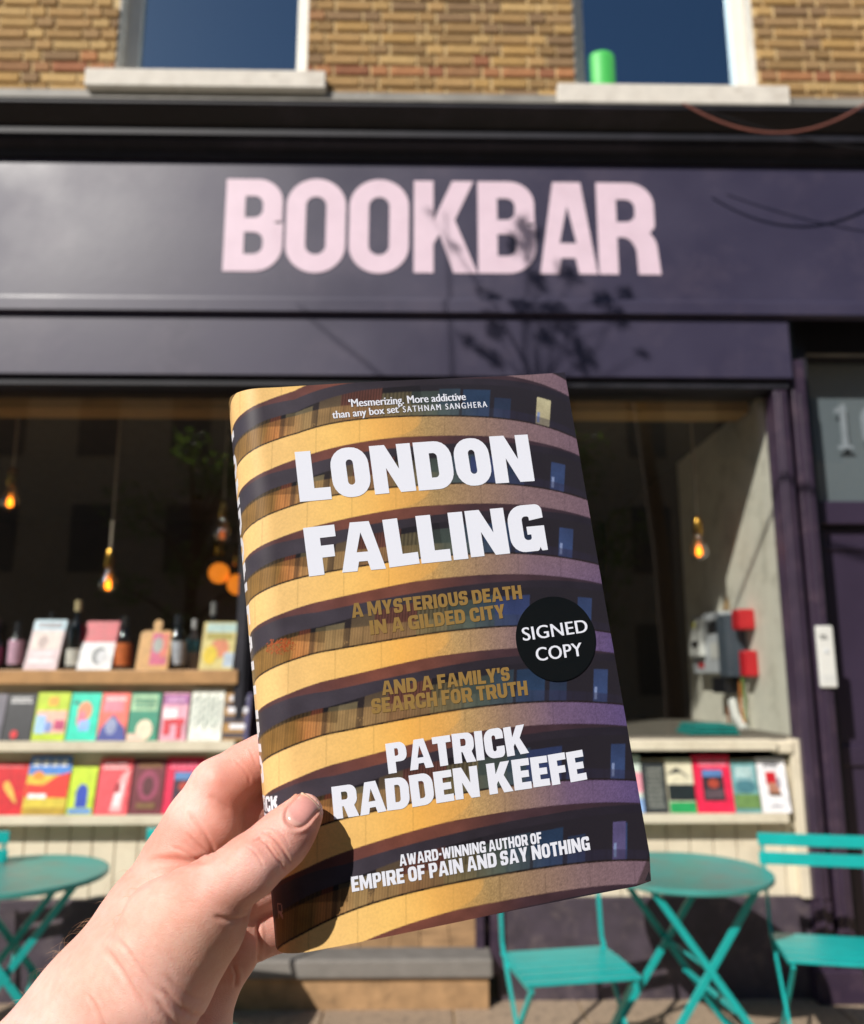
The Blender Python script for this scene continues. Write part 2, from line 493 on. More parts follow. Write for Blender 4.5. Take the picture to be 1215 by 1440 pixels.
def smooth_noise(shape, cells, rng):
    g = rng.random((cells[0] + 2, cells[1] + 2))
    a = np.linspace(0, cells[0], shape[0]); b = np.linspace(0, cells[1], shape[1])
    ia = np.floor(a).astype(int); ib = np.floor(b).astype(int); fa = (a - ia)[:, None]; fb = (b - ib)[None]
    fa = fa * fa * (3 - 2 * fa); fb = fb * fb * (3 - 2 * fb)
    return (g[ia][:, ib] * (1 - fa) * (1 - fb) + g[ia + 1][:, ib] * fa * (1 - fb) + g[ia][:, ib + 1] * (1 - fa) * fb + g[ia + 1][:, ib + 1] * fa * fb)
def step(a, b, x): 
    t = np.clip((x - a) / (b - a), 0, 1); return t * t * (3 - 2 * t)
def cover_paint(s, y):
    K = floor_of(s, y); k = np.floor(K); t = K - k
    u = (s + 0.0) / 0.1490 + 0.473          # 0 where the front starts, 1 at the free edge
    w = np.broadcast_to(u, t.shape)
    tb = np.interp(w, [-.2, 0, .15, .4, 1], [.375, .375, .345, .29, .275])
    ts = tb + np.interp(w, [-.2, .0, .1, .4, .7, 1], [0.03, .06, .13, .15, .10, .02])
    low = step(2.0, 4.5, K)
    band = rampc(w, [(-.2, (235,190,125)), (.0, (248,204,132)), (.2, (252,204,118)), (.33, (246,190,102)), (.42, (206,160,92)), (.5, (174,143,96)), (.62, (156,127,102)), (.78, (133,108,110)), (1, (116,93,108))])
    bandp = rampc(w, [(-.2, (235,190,125)), (.0, (248,204,132)), (.2, (250,198,112)), (.33, (248,186,92)), (.42, (222,168,92)), (.5, (192,156,104)), (.62, (152,124,108)), (.78, (114,92,120)), (1, (92,76,122))])
    lw = low * (1 - step(6.4, 7.0, K))
    band = band * (1 - lw[..., None]) + bandp * lw[..., None]
    n1 = smooth_noise(t.shape, (300, 420), RNG); n2 = smooth_noise(t.shape, (34, 60), RNG); n3 = RNG.random(t.shape)
    grain = .05 + .95 * step(.33, .5, w)
    band = band * (1 + ((n1 - .5) * .22 + (n3 - .5) * .35) * grain + (n2 - .5) * .07)[..., None]
    seam = np.abs(((w * 7.3 + k * .37 + .2 * t) % 1.0) - .5) < .012
    band = np.where(seam[..., None], band * .80, band)
    lit_edge = step(.05, -.05, (t / tb) - np.sqrt(np.clip(1 - np.clip((w - .36) / .13, 0, 1) ** 2, 0, 1)))
    gl = (lit_edge * step(.30, .36, w) * step(.5, .47, w))[..., None]
    band = band * (1 - gl * .4) + rampc(w, [(0, (250,188,96)), (1, (240,176,92))]) * gl * .4
    soff = rampc(w, [(-.2, (60,48,52)), (.05, (104,66,66)), (.25, (126,74,62)), (.42, (116,70,60)), (.6, (76,52,58)), (1, (52,42,54))])
    soff = soff * .88 * (.85 + .35 * (n2[..., None]))
    dark = rampc(w, [(-.2, (58,51,60)), (.1, (66,60,70)), (.3, (56,50,60)), (.45, (48,42,50)), (1, (36,32,43))]) * (.9 + .25 * n2[..., None])
    # rooms behind the parapets
    kk = k.astype(int)
    slide = np.array([0, .008, -.006, .012, .02, .03, -.01, .05, .03, 0, 0, 0])[np.clip(kk, 0, 11)]
    x = w - slide - (K - 3) * .004 + (t - .8) * .05
    win = np.empty(t.shape + (3,)); win[:] = lin([c / 255 for c in (38, 34, 42)])
    def panel(a, b, c1, c2=None, slat=0, mask=None, top=.0):
        m = (x >= a) & (x < b) & (t > ts + top)
        if mask is not None: m &= mask
        f = np.clip((t - ts) / (1 - ts), 0, 1)[..., None]
        col = np.array(lin([c / 255 for c in c1])) * (1 - f) + np.array(lin([c / 255 for c in (c2 or c1)])) * f
        if slat: col = col * (1 + .34 * np.sign(np.sin(x * slat)) * (np.abs(np.sin(x * slat)) ** .5))[..., None]
        win[m] = (col * (.86 + .3 * n2 + .12 * (n3 - .5))[..., None])[m]
    xs = x + (t - 1) * .10 * np.clip(.1 - x, 0, .2) * 8
    panel(-.4, .035, (50,42,38), (128,98,52), 520)
    panel(.0, .055, (86,56,54), (186,96,60), 800, xs > .0)
    panel(.07, .155, (112,102,84), (150,134,96), 0, top=.20)
    panel(.155, .175, (44,38,44), (58,46,46))
    panel(.175, .245, (78,66,60), (140,116,84), 0, top=.13)
    panel(.245, .375, (84,54,54), (128,78,62), 700, top=.10)
    panel(.375, .47, (84,76,62), (112,102,74), 500, top=.20)
    panel(.47, .56, (54,60,60), (70,82,76), 0, top=.2)
    panel(.56, .63, (46,58,74), (58,74,84), 0, top=.17)
    bl = (kk % 2 == 0)
    panel(.64, .73, (36,52,76), (42,64,96), 0, bl, top=.18)
    panel(.62, .73, (42,52,86), (54,66,110), 0, ~bl, top=.2)
    panel(.745, .80, (34,38,62), (42,56,80), 0, top=.3)
    panel(.885, .93, (48,60,94), (54,72,114), 0, kk != 7, top=.22)
    panel(.885, .93, (190,184,150), (170,160,130), 0, kk == 0, top=.2)
    panel(.885, .925, (84,76,116), (90,82,124), 0, kk == 6, top=.2)
    m = (np.abs(x - .893) < .0042) & (t > .78) & (t < .95) & (w > .8); win[m] = lin((.50, .56, .72))
    # the glass parapet catches the light in front of the rooms
    pt = np.interp(w, [0, .15, .4, 1], [.70, .74, .80, .86])
    par = step(0, .012, t - pt)
    parc = rampc(w, [(-.2, (140,108,54)), (.0, (150,110,56)), (.03, (206,140,78)), (.12, (170,136,88)), (.3, (150,116,76)), (.42, (128,112,78)), (.55, (88,98,90)), (.68, (54,64,88)), (.8, (50,48,78)), (1, (48,43,66))])
    stripe = 1 + .20 * np.sin(x * 760) * (w < .45) + .22 * ((((x * 23) % 1.0) > .82) * -1.0)
    pa = (par * np.interp(w, [0, .5, .8, 1], [.80, .62, .60, .5]) * np.where(win.sum(-1) > .10, 1.0, .45))[..., None]
    win = win * (.70 + .3 * (w > .5))[..., None] * (1 - pa) + parc * (stripe * (.85 + .3 * n2))[..., None] * pa
    dk = (xs < .10) & (t < ts + .22 + (x + .1) * .9)
    win[dk] *= .55
    win[t > .978] = lin((.13, .09, .08))
    td = ts + np.interp(w, [-.1, 0, .3, .6, 1], [.26, .22, .13, .10, .10])
    c = np.where((t < tb)[..., None], band, np.where((t < ts)[..., None], soff, np.where((t < td)[..., None], dark, win)))
    # the red plant on one balcony
    pxc, pyc = px2book(394, 908)
    pm = (((s - pxc) / .0062) ** 2 + ((y - pyc) / .0032) ** 2 < .5 + n1) & (n3 > .35)
    c[pm] = np.array(lin((.62, .30, .14))) * (.4 + 1.0 * n3[pm])[:, None]
    return c, K, w

ys = np.linspace(BH / 2, -BH / 2, 571)
n_s = len(prof)
S2 = S_OF[:, None]; Y2 = np.broadcast_to(ys[None], (n_s, len(ys)))
paint = 0
for ds_, dy_ in ((-.3, -.15), (.1, -.35), (.3, .15), (-.1, .35)):
    RNG = np.random.default_rng(7)
    paint = paint + cover_paint(np.broadcast_to(S2 + ds_ * .00045, Y2.shape).copy(), Y2 + dy_ * .00043)[0] * .25

def inside(px, py, contours):
    r = np.zeros(px.shape, bool)
    for c in contours:
        n = len(c)
        for i in range(n):
            x1, y1 = c[i]; x2, y2 = c[(i + 1) % n]
            if y1 == y2: continue
            cond = ((y1 > py) != (y2 > py)) & (px < (x2 - x1) * (py - y1) / (y2 - y1) + x1)
            r ^= cond
    return r
WHITE = np.array(lin((.93, .93, .96)))
# spine lettering, printed: the title runs down the spine, the author stands across it
sel = (S_OF < XF + 0.003) & (S_OF > XF - 0.062)
Ss = np.broadcast_to(S2, Y2.shape)[sel]; Ys = Y2[sel]
def spine_word(text, s_top, y_start, length, height, S=.27, gap=.10):
    gl, tot = word(text, S=S, gap=gap, space=.34)
    fx = length / tot
    for ch, cs, a, b in gl:
        cc = [[(s_top - (1 - q[1]) * height, y_start - q[0] * fx) for q in c] for c in cs]
        m = inside(Ss, Ys, cc); p_ = paint[sel]; p_[m] = WHITE; paint[sel] = p_
def spine_line(text, s_right, y_base, height, fx=.8):
    gl, tot = word(text, gap=.06)
    for ch, cs, a, b in gl:
        cc = [[(s_right - (tot - q[0]) * height * fx, y_base + q[1] * height) for q in c] for c in cs]
        m = inside(Ss, Ys, cc); p_ = paint[sel]; p_[m] = WHITE; paint[sel] = p_
spine_word('LONDON FALLING', XF - 0.0182, 0.104, 0.158, 0.021)
YA = px2book(385, 1143)[1]
spine_line('PATRICK', XF - 0.0095, YA, 0.0062)
spine_line('RADDEN', XF - 0.0095, YA - 0.0073, 0.0062)
spine_line('KEEFE', XF - 0.0095, YA - 0.0146, 0.0062)
YR = px2book(400, 1296)[1]
g_ = glyph('R', .6, .1, .09, .3)
cc = [[(XF - 0.0155 + q[0] * .005, YR + q[1] * .006) for q in c] for c in g_]
m = inside(Ss, Ys, cc); p_ = paint[sel]; p_[m] = lin((.75, .6, .55)); paint[sel] = p_
P3 = surf(np.broadcast_to(S2, Y2.shape), Y2)
# a dog-eared corner at the lower right
cx, cy = XR - 0.006, -BH / 2 + 0.004
dd = (P3[..., 0] - cx) * 0.8 - (P3[..., 1] - cy) * 0.6
front = (np.broadcast_to(S2, Y2.shape) > XF)
P3[..., 2] -= np.where(front & (dd > 0), dd * 0.55, 0)

book = thing('hardback_book', 'sharp hardback gripped by the hand, balcony jacket reading LONDON FALLING in white', 'book', tuple(bw([0, 0, -0.015])[0]))
BORG = np.array(book.location)
def book_obj(name, verts_book, faces, mats, parent=book, smooth=False, world_in=False):
    w = (verts_book if world_in else bw(verts_book)) - BORG
    me = bpy.data.meshes.new(name)
    me.from_pydata([tuple(p) for p in w], [], faces)
    me.materials.append(mats)
    if smooth: me.polygons.foreach_set('use_smooth', [True] * len(me.polygons))
    o = link_mesh(name, me, parent)
    return o
def grid_mesh(name, P, mat_, colors=None, parent=None, org=(0, 0, 0), smooth=True):
    a, b = P.shape[:2]
    me = bpy.data.meshes.new(name)
    V = (P.reshape(-1, 3) - np.array(org)).astype(np.float32)
    idx = np.arange(a * b).reshape(a, b)
    F = np.stack([idx[:-1, :-1], idx[1:, :-1], idx[1:, 1:], idx[:-1, 1:]], -1).reshape(-1, 4)
    me.vertices.add(len(V)); me.vertices.foreach_set('co', V.ravel())
    me.loops.add(F.size); me.loops.foreach_set('vertex_index', F.ravel().astype(np.int32))
    me.polygons.add(len(F)); me.polygons.foreach_set('loop_start', (np.arange(len(F)) * 4).astype(np.int32))
    me.polygons.foreach_set('loop_total', np.full(len(F), 4, np.int32))
    if smooth: me.polygons.foreach_set('use_smooth', np.ones(len(F), bool))
    me.update(calc_edges=True)
    if colors is not None:
        at_ = me.color_attributes.new('paint', 'FLOAT_COLOR', 'POINT')
        at_.data.foreach_set('color', np.concatenate([colors.reshape(-1, 3), np.ones((a * b, 1))], 1).astype(np.float32).ravel())
    me.materials.append(mat_)
    return link_mesh(name, me, parent)
M_JACKET = vcol_mat('printed jacket paper', rough=0.42, coat=0.12, grain=0.05, bump=0.05)
jacket = grid_mesh('jacket', bw(P3.reshape(-1, 3)).reshape(P3.shape), M_JACKET, paint, book, BORG)
# boards and pages inside the jacket
M_BOARD = mat('dark book cloth', '1d1b22', 0.7)
M_PAGES = mat('book page edges', 'd9cdb4', 0.85, var=0.08, bscale=900, bump=0.3)
def slab(name, x0, x1, y0, y1, z0, z1, m):
    vs = np.array([(x, y, z) for z in (z0, z1) for y in (y0, y1) for x in (x0, x1)])
    book_obj(name, vs, [(0, 2, 3, 1), (4, 5, 7, 6), (0, 1, 5, 4), (2, 6, 7, 3), (0, 4, 6, 2), (1, 3, 7, 5)], m)
slab('board', XF + .001, XR - .001, -BH / 2 + .001, BH / 2 - .001, -.0035, -.0012, M_BOARD)
slab('board', XF + .001, XR - .001, -BH / 2 + .001, BH / 2 - .001, -THK + .0008, -THK + .003, M_BOARD)
slab('page_block', XF - .004, XR - .004, -BH / 2 + .004, BH / 2 - .004, -THK + .0032, -.0037, M_PAGES)

# ---- lettering on the cover: flat print a hair proud of the paper
M_WHITE = mat('white jacket print', 'f0f3ff', 0.45, var=0.02, bump=0)
M_DULL = mat('dull gold jacket print', '967742', 0.4, var=0.05, bump=0)
def print_word(contours_or_tris, name, m, off=0.00016):
    """contours (x,y) in book front coordinates"""
    V = []; F = []
    for cs in contours_or_tris:
        flat, tr = tess(cs)
        n = len(V); V += flat; F += [tuple(i + n for i in t) for t in tr]
    V = np.array(V)
    o = book_obj(name, surf(V[:, 0], V[:, 1], off), F, m)
    fix_facing(o)
    return o
def fix_facing(o):
    me = o.data; flip = []
    nz = Vector(bw([0, 0, 1])[0] - bw([0, 0, 0])[0])
    bm = bmesh.new(); bm.from_mesh(me); bm.normal_update()
    for f in bm.faces:
        if f.normal.dot(nz) < 0: flip.append(f)
    bmesh.ops.reverse_faces(bm, faces=flip)
    bm.to_mesh(me); bm.free()
def line_frame(bl, br, tl):
    """baseline left, baseline right, top left in pixels -> frame on the cover"""
    a = np.array(px2book(*bl)); b = np.array(px2book(*br)); c = np.array(px2book(*tl))
    ex = b - a; L_ = np.linalg.norm(ex); ex /= L_
    ey = np.array([-ex[1], ex[0]])
    return a, ex, ey, L_, float((c - a) @ ey)
def block_line(text, bl, br, tl, m, wobble=0.0, per_letter=True, **kw):
    a, ex, ey, L_, h = line_frame(bl, br, tl)
    gl, tot = word(text, wobble=wobble, **kw)
    fx = L_ / tot
    res = []
    for ch, cs, x0, x1 in gl:
        cc = [[tuple(a + ex * (q[0] * fx) + ey * (q[1] * h)) for q in c] for c in cs]
        res.append(cc)
    if per_letter:
        for cc in res: print_word([cc], 'title_letter', m)
    else:
        print_word(res, 'printed_line', m)
def sans_line(text, bl, br, tl, m, bold=0.0, spacing=1.0, name='printed_line', par=None):
    a, ex, ey, L_, h = line_frame(bl, br, tl)
    V, T_, tot = plain_text(text, 0.0, spacing)
    P = a + np.outer(V[:, 0] * L_ / tot, ex) + np.outer(V[:, 1] * h, ey)
    # heavier strokes: the same outline laid three times, a hair apart
    sh = [(-.5, 0), (.5, 1), (0, 2)] if bold else [(0, 0)]
    V3 = []; T3 = []
    for dx, lv in sh:
        q = P + ex * (dx * bold * h * 2.6)
        V3.append(surf(q[:, 0], q[:, 1], (0.00016 if par is None else 0.00062) + lv * .00003)); T3 += [tuple(i + len(P) * len(V3) - len(P) for i in t) for t in T_]
    o = book_obj(name, np.concatenate(V3), T3, m)
    fix_facing(o)
    if par is not None: o.parent = par
    return o
sans_line('\u2018Mesmerizing. More addictive', (491, 573), (655, 563), (490, 562), M_WHITE, bold=0.026)
sans_line('than any box set\u2019', (468, 589), (563, 580.5), (467, 578.5), M_WHITE, bold=0.026)
sans_line('SATHNAM SANGHERA', (567, 580.5), (685, 572.8), (566, 572), M_WHITE, bold=0.02, spacing=1.35)
block_line('LONDON', (422, 706), (752, 676), (415, 636), M_WHITE, wobble=.025, S=.325, T=.245, R=.36, gap=.055)
block_line('FALLING', (434, 811), (770, 773), (427, 742), M_WHITE, wobble=.025, S=.325, T=.245, R=.36, gap=.055)
DK = dict(S=.29, T=.215, R=.34, gap=.085)
block_line('A MYSTERIOUS DEATH', (495, 869), (734, 842), (493, 849), M_DULL, .03, False, **DK)
block_line('IN A GILDED CITY', (521, 893), (711, 869), (519, 873), M_DULL, .03, False, **DK)
block_line("AND A FAMILY'S", (537, 978), (717, 957), (535, 958), M_DULL, .03, False, **DK)
block_line('SEARCH FOR TRUTH', (523, 1004), (742, 977), (521, 983), M_DULL, .03, False, **DK)
block_line('PATRICK', (546, 1088), (743, 1059), (540, 1046), M_WHITE, .03, S=.315, T=.23, R=.35, gap=.055)
block_line('RADDEN KEEFE', (470, 1152), (825, 1096), (465, 1107), M_WHITE, .03, S=.315, T=.23, R=.35, gap=.055)
block_line('AWARD-WINNING AUTHOR OF', (562, 1218), (762, 1185), (560, 1202), M_WHITE, .02, False, S=.28, T=.21, gap=.09)
block_line('EMPIRE OF PAIN AND SAY NOTHING', (495, 1254), (830, 1195), (493, 1233), M_WHITE, .02, False, S=.29, T=.21, gap=.085)
# round sticker
M_STICK = mat('black glossy sticker', '101417', 0.28, var=0.05, bump=0.02, coat=0.3)
c0 = np.array(px2book(781, 898)); rr = 0.0193
V = [tuple(c0)]; 
for k in range(72):
    a = 2 * math.pi * k / 72; V.append((c0[0] + rr * math.cos(a), c0[1] + rr * math.sin(a)))
V = np.array(V)
P = np.concatenate([surf(V[:, 0], V[:, 1], 0.0005), surf(V[1:, 0], V[1:, 1], 0.0001)])
F = [(0, 1 + k, 1 + (k + 1) % 72) for k in range(72)] + [(1 + k, 73 + k, 73 + (k + 1) % 72, 1 + (k + 1) % 72) for k in range(72)]
stk = book_obj('sticker', P, F, M_STICK); fix_facing(stk)
tag(stk, 'round black sticker reading SIGNED COPY')
sans_line('SIGNED', (735, 901.5), (826, 889), (733, 883), M_WHITE, bold=0.018, spacing=1.03, par=stk)
sans_line('COPY', (754, 930), (819, 922), (752, 911), M_WHITE, bold=0.018, spacing=1.03, par=stk)

# ------------------------------------------------------------------ the holder: forearm and hand, one continuous skin
def cs(px, py, d):
    return np.array([(px - 607.5) / FPX * d, -(py - 720.0) / FPX * d, d], np.float32)
def sph(px, py, d, r):
    return (cs(px, py, d), r * d / FPX)
HX = (-0.285, -0.030); HY = (-0.285, -0.080); HZ = (0.262, 0.428)
STEP = 0.00095
gx = np.arange(HX[0], HX[1], STEP, dtype=np.float32); gy = np.arange(HY[0], HY[1], STEP, dtype=np.float32); gz = np.arange(HZ[0], HZ[1], STEP, dtype=np.float32)
GX, GY, GZ = np.meshgrid(gx, gy, gz, indexing='ij')
def cone(a, b):
    (pa, ra), (pb, rb) = a, b
    ba = pb - pa; L2 = float(ba @ ba) + 1e-12
    t = ((GX - pa[0]) * ba[0] + (GY - pa[1]) * ba[1] + (GZ - pa[2]) * ba[2]) / L2
    np.clip(t, 0, 1, out=t)
    d = np.sqrt((GX - pa[0] - t * ba[0]) ** 2 + (GY - pa[1] - t * ba[1]) ** 2 + (GZ - pa[2] - t * ba[2]) ** 2)
    return d - (ra + t * (rb - ra))
def ball(px, py, d, rx, rz=None):
    c, r = sph(px, py, d, rx); rz = rz or r
    q = np.sqrt(((GX - c[0]) / r) ** 2 + ((GY - c[1]) / r) ** 2 + ((GZ - c[2]) / rz) ** 2)
    return (q - 1) * min(r, rz)
def smin(a, b, k):
    h = np.maximum(k - np.abs(a - b), 0) / k
    return np.minimum(a, b) - h * h * k * 0.25
def chain(nodes, k=0.004):
    d = None
    for a, b in zip(nodes[:-1], nodes[1:]):
        c = cone(sph(*a), sph(*b)); d = c if d is None else smin(d, c, k)
    return d
# forearm, wrist and the body of the hand
body = chain([(-190, 1860, .290, 190), (-20, 1645, .318, 140), (150, 1452, .345, 112)], .01)
body = smin(body, chain([(150, 1405, .356, 84), (215, 1300, .364, 69), (256, 1211, .373, 53)], .01), .016)
body = smin(body, chain([(175, 1390, .337, 78), (222, 1372, .334, 74), (262, 1312, .331, 64), (290, 1283, .329, 57)], .01), .014)   # ball of the thumb
thumb = chain([(232, 1302, .332, 60), (298, 1258, .3220, 49), (352, 1218, .3212, 41.5), (394, 1183, .3290, 36.5)], .004)
thumb = smin(thumb, chain([(394, 1183, .3290, 35.5), (414, 1161, .3325, 30.5), (427, 1144, .3352, 27.5)], .004), .006)
body = smin(body, thumb, .010)
index = chain([(256, 1211, .373, 53), (281, 1161, .376, 47), (309, 1109, .381, 42.5)], .006)
index = smin(index, chain([(309, 1109, .381, 42.5), (330, 1094, .385, 37), (348, 1080, .388, 35), (371, 1066, .390, 32.5), (432, 1046, .403, 29), (478, 1048, .404, 25)], .003), .003)
index = smin(index, ball(296, 1166, .3735, 42), .004)
middle = chain([(285, 1235, .382, 50), (318, 1180, .386, 44), (352, 1138, .391, 37), (432, 1105, .405, 32), (486, 1108, .405, 27)], .003)
ring = chain([(290, 1300, .384, 52), (325, 1262, .390, 44), (372, 1238, .395, 38), (440, 1215, .405, 32), (488, 1212, .404, 26)], .003)
little = chain([(290, 1370, .378, 50), (330, 1318, .388, 42), (400, 1296, .399, 36), (446, 1282, .402, 28)], .003)
fold = chain([(280, 1405, .372, 46), (321, 1338, .376, 41), (326, 1310, .388, 40)], .003)
heel = chain([(284, 1404, .372, 46), (262, 1480, .368, 60), (200, 1560, .355, 90)], .006)
fing = index
for f_, k_ in ((middle, .0022), (ring, .0022), (little, .0022), (fold, .0016)):
    fing = smin(fing, f_, k_)
fing = smin(fing, heel, .003)
hand = smin(body, fing, .0050)
del body, thumb, index, middle, ring, little, fold, heel, fing

def surface_nets(F, org, h):
    s = F < 0
    nx, ny, nz = F.shape
    cnt = np.zeros((nx - 1, ny - 1, nz - 1), np.uint8)
    for i in (0, 1):
        for j in (0, 1):
            for k in (0, 1):
                cnt += s[i:nx - 1 + i, j:ny - 1 + j, k:nz - 1 + k]
    act = (cnt > 0) & (cnt < 8)
    ci = np.argwhere(act)
    ident = np.full(act.shape, -1, np.int32); ident[act] = np.arange(len(ci))
    acc = np.zeros((len(ci), 3)); num = np.zeros(len(ci))
    corners = [(i, j, k) for i in (0, 1) for j in (0, 1) for k in (0, 1)]
    for a in corners:
        for ax in range(3):
            if a[ax]: continue
            b = list(a); b[ax] = 1
            fa = F[ci[:, 0] + a[0], ci[:, 1] + a[1], ci[:, 2] + a[2]]; fb = F[ci[:, 0] + b[0], ci[:, 1] + b[1], ci[:, 2] + b[2]]
            m = (fa < 0) != (fb < 0)
            t = fa[m] / (fa[m] - fb[m])
            p = np.tile(np.array(a, float), (m.sum(), 1)); p[:, ax] += t
            acc[m] += p; num[m] += 1
    V = (ci + acc / num[:, None]) * h + np.array(org)
    quads = []
    for ax in range(3):
        o1, o2 = [q for q in range(3) if q != ax]
        sl0 = [slice(None)] * 3; sl1 = [slice(None)] * 3
        sl0[ax] = slice(0, -1); sl1[ax] = slice(1, None)
        cr = s[tuple(sl0)] != s[tuple(sl1)]
        e = np.argwhere(cr)
        e = e[(e[:, o1] > 0) & (e[:, o2] > 0) & (e[:, o1] < F.shape[o1] - 1) & (e[:, o2] < F.shape[o2] - 1)]
        def idt(d1, d2):
            q = e.copy(); q[:, o1] -= d1; q[:, o2] -= d2
            return ident[q[:, 0], q[:, 1], q[:, 2]]
        Q = np.stack([idt(0, 0), idt(1, 0), idt(1, 1), idt(0, 1)], -1)
        flip = s[e[:, 0], e[:, 1], e[:, 2]]
        if ax == 1: flip = ~flip
        Q[~flip] = Q[~flip][:, ::-1]
        quads.append(Q)
    return V, np.concatenate(quads)
HV, HF = surface_nets(hand, (HX[0], HY[0], HZ[0]), STEP)
del hand, GX, GY, GZ

def vnormals(V, F):
    n = np.cross(V[F[:, 2]] - V[F[:, 0]], V[F[:, 3]] - V[F[:, 1]])
    N_ = np.zeros_like(V)
    for i in range(4): np.add.at(N_, F[:, i], n)
    return N_ / (np.linalg.norm(N_, axis=1, keepdims=True) + 1e-12)
def relax(V, F, it, lam=.5):
    E_ = np.concatenate([F[:, [0, 1]], F[:, [1, 2]], F[:, [2, 3]], F[:, [3, 0]]])
    for _ in range(it):
        A = np.zeros_like(V); c = np.zeros(len(V))
        np.add.at(A, E_[:, 0], V[E_[:, 1]]); np.add.at(c, E_[:, 0], 1)
        np.add.at(A, E_[:, 1], V[E_[:, 0]]); np.add.at(c, E_[:, 1], 1)
        V = V + lam * (A / c[:, None] - V)
    return V
HV = relax(HV, HF, 3)
# make sure normals look outwards (away from the middle of the wrist)
HN = vnormals(HV, HF)
c_ = cs(150, 1452, .345)
near = np.linalg.norm(HV - c_, axis=1) < 0.05
if np.mean(np.einsum('ij,ij->i', HN[near], HV[near] - c_)) < 0:
    HF = HF[:, ::-1]; HN = -HN
# refine twice where the camera can see detail: a finer mesh by simple quad splitting
def split(V, F):
    E_ = np.concatenate([F[:, [0, 1]], F[:, [1, 2]], F[:, [2, 3]], F[:, [3, 0]]])
    Es = np.sort(E_, axis=1); key = Es[:, 0].astype(np.int64) * len(V) + Es[:, 1]
    uq, inv = np.unique(key, return_inverse=True)
    a = (uq // len(V)).astype(int); b = (uq % len(V)).astype(int)
    M_ = (V[a] + V[b]) / 2; n = len(F); C_ = V[F].mean(1)
    e = inv.reshape(4, n).T + len(V); c = np.arange(n) + len(V) + len(M_)
    V2 = np.concatenate([V, M_, C_])
    F2 = np.concatenate([np.stack([F[:, 0], e[:, 0], c, e[:, 3]], -1), np.stack([e[:, 0], F[:, 1], e[:, 1], c], -1), np.stack([c, e[:, 1], F[:, 2], e[:, 2]], -1), np.stack([e[:, 3], c, e[:, 2], F[:, 3]], -1)])
    return V2, F2
HV, HF = split(HV, HF)
HV = relax(HV, HF, 2)
HN = vnormals(HV, HF)
HPX = 607.5 + FPX * HV[:, 0] / HV[:, 2]; HPY = 720.0 - FPX * HV[:, 1] / HV[:, 2]
vd = -HV / np.linalg.norm(HV, axis=1, keepdims=True)
facing = np.einsum('ij,ij->i', HN, vd)
def dist_poly(pts, X=None, Y=None):
    X = HPX if X is None else X; Y = HPY if Y is None else Y
    best = np.full(len(X), 1e9); tt = np.zeros(len(X))
    n = len(pts) - 1
    for i in range(n):
        a = np.array(pts[i], float); b = np.array(pts[i + 1], float); ba = b - a
        t = np.clip(((X - a[0]) * ba[0] + (Y - a[1]) * ba[1]) / (ba @ ba), 0, 1)
        d = np.hypot(X - a[0] - t * ba[0], Y - a[1] - t * ba[1])
        m = d < best; best[m] = d[m]; tt[m] = (i + t[m]) / n
    return best, tt
disp = np.zeros(len(HV))
def crease(pts, amp, w, dmax=.40, ridge=.35, dmin=.25):
    """a skin fold: a groove with soft lips"""
    d, t = dist_poly(pts)
    m = (facing > -.1) & (HV[:, 2] < dmax) & (HV[:, 2] > dmin)
    fade = np.clip(np.sin(np.clip(t, 0.0, 1) * math.pi) * 1.8 + .08, 0, 1)
    g = -amp * np.exp(-(d / w) ** 2) + amp * ridge * np.exp(-((d - 2.1 * w) / (1.2 * w)) ** 2)
    disp[:] += np.where(m, g * fade, 0) * .001
TD = .352
crease([(357,1183),(366,1180),(376,1187),(386,1202),(396,1215),(400,1226)], .75, 2.0, TD)
crease([(369,1170),(380,1173),(389,1182),(398,1194),(406,1208),(410,1216)], .65, 1.9, TD)
crease([(362,1176),(374,1180),(384,1190),(392,1202),(400,1212)], .35, 1.4, TD)
crease([(379,1164),(392,1168),(401,1178),(408,1190)], .22, 1.5, TD)
crease([(345,1190),(356,1196),(365,1208),(370,1220)], .22, 1.6, TD)
crease([(300,1288),(312,1292),(326,1294),(340,1292),(352,1286)], .65, 3.6, .36, .2)
crease([(200,1212),(225,1208),(250,1209),(275,1212),(300,1207)], .7, 5, .39)
crease([(262,1140),(276,1156),(288,1172),(298,1190),(303,1204)], .55, 3.2, .39)
crease([(262,1172),(276,1186),(288,1196),(300,1206)], .4, 2.6, .39)
crease([(238,1190),(256,1196),(272,1206),(284,1212)], .3, 2.6, .39)
crease([(292,1118),(306,1126),(316,1134),(322,1142)], .3, 4.5, .39)
crease([(330,1068),(340,1078),(350,1092),(352,1104)], .25, 2.2, .39)
crease([(350,1050),(356,1064),(362,1080)], .2, 1.8, .39)
crease([(140,1325),(156,1345),(171,1366),(184,1386),(197,1405),(216,1432)], .6, 4.2, .36)
crease([(124,1398),(134,1416),(146,1440),(152,1460)], .6, 3.0, .36)
crease([(160,1316),(180,1338),(196,1362),(214,1386),(236,1408)], .35, 3.5, .36)
crease([(226,1388),(240,1404),(254,1418),(270,1428),(288,1430)], .6, 4.2, .37)
crease([(234,1372),(246,1386),(260,1396),(276,1404),(292,1404)], .35, 4.6, .37)
crease([(218,1404),(232,1422),(246,1440),(256,1460)], .5, 3.8, .37)
rnd = random.Random(3)
for i in range(46):      # faint lines across the back of the index finger and the web
    x = rnd.uniform(190, 330); y = 1330 - (x - 150) * 1.05 + rnd.uniform(-20, 95)
    a = rnd.uniform(-.2, .9); L_ = rnd.uniform(10, 26)
    crease([(x - L_ * math.cos(a), y - L_ * math.sin(a)), (x, y + rnd.uniform(-2, 2)), (x + L_ * math.cos(a), y + L_ * math.sin(a))], rnd.uniform(.02, .06), rnd.uniform(1.0, 1.8), .39)
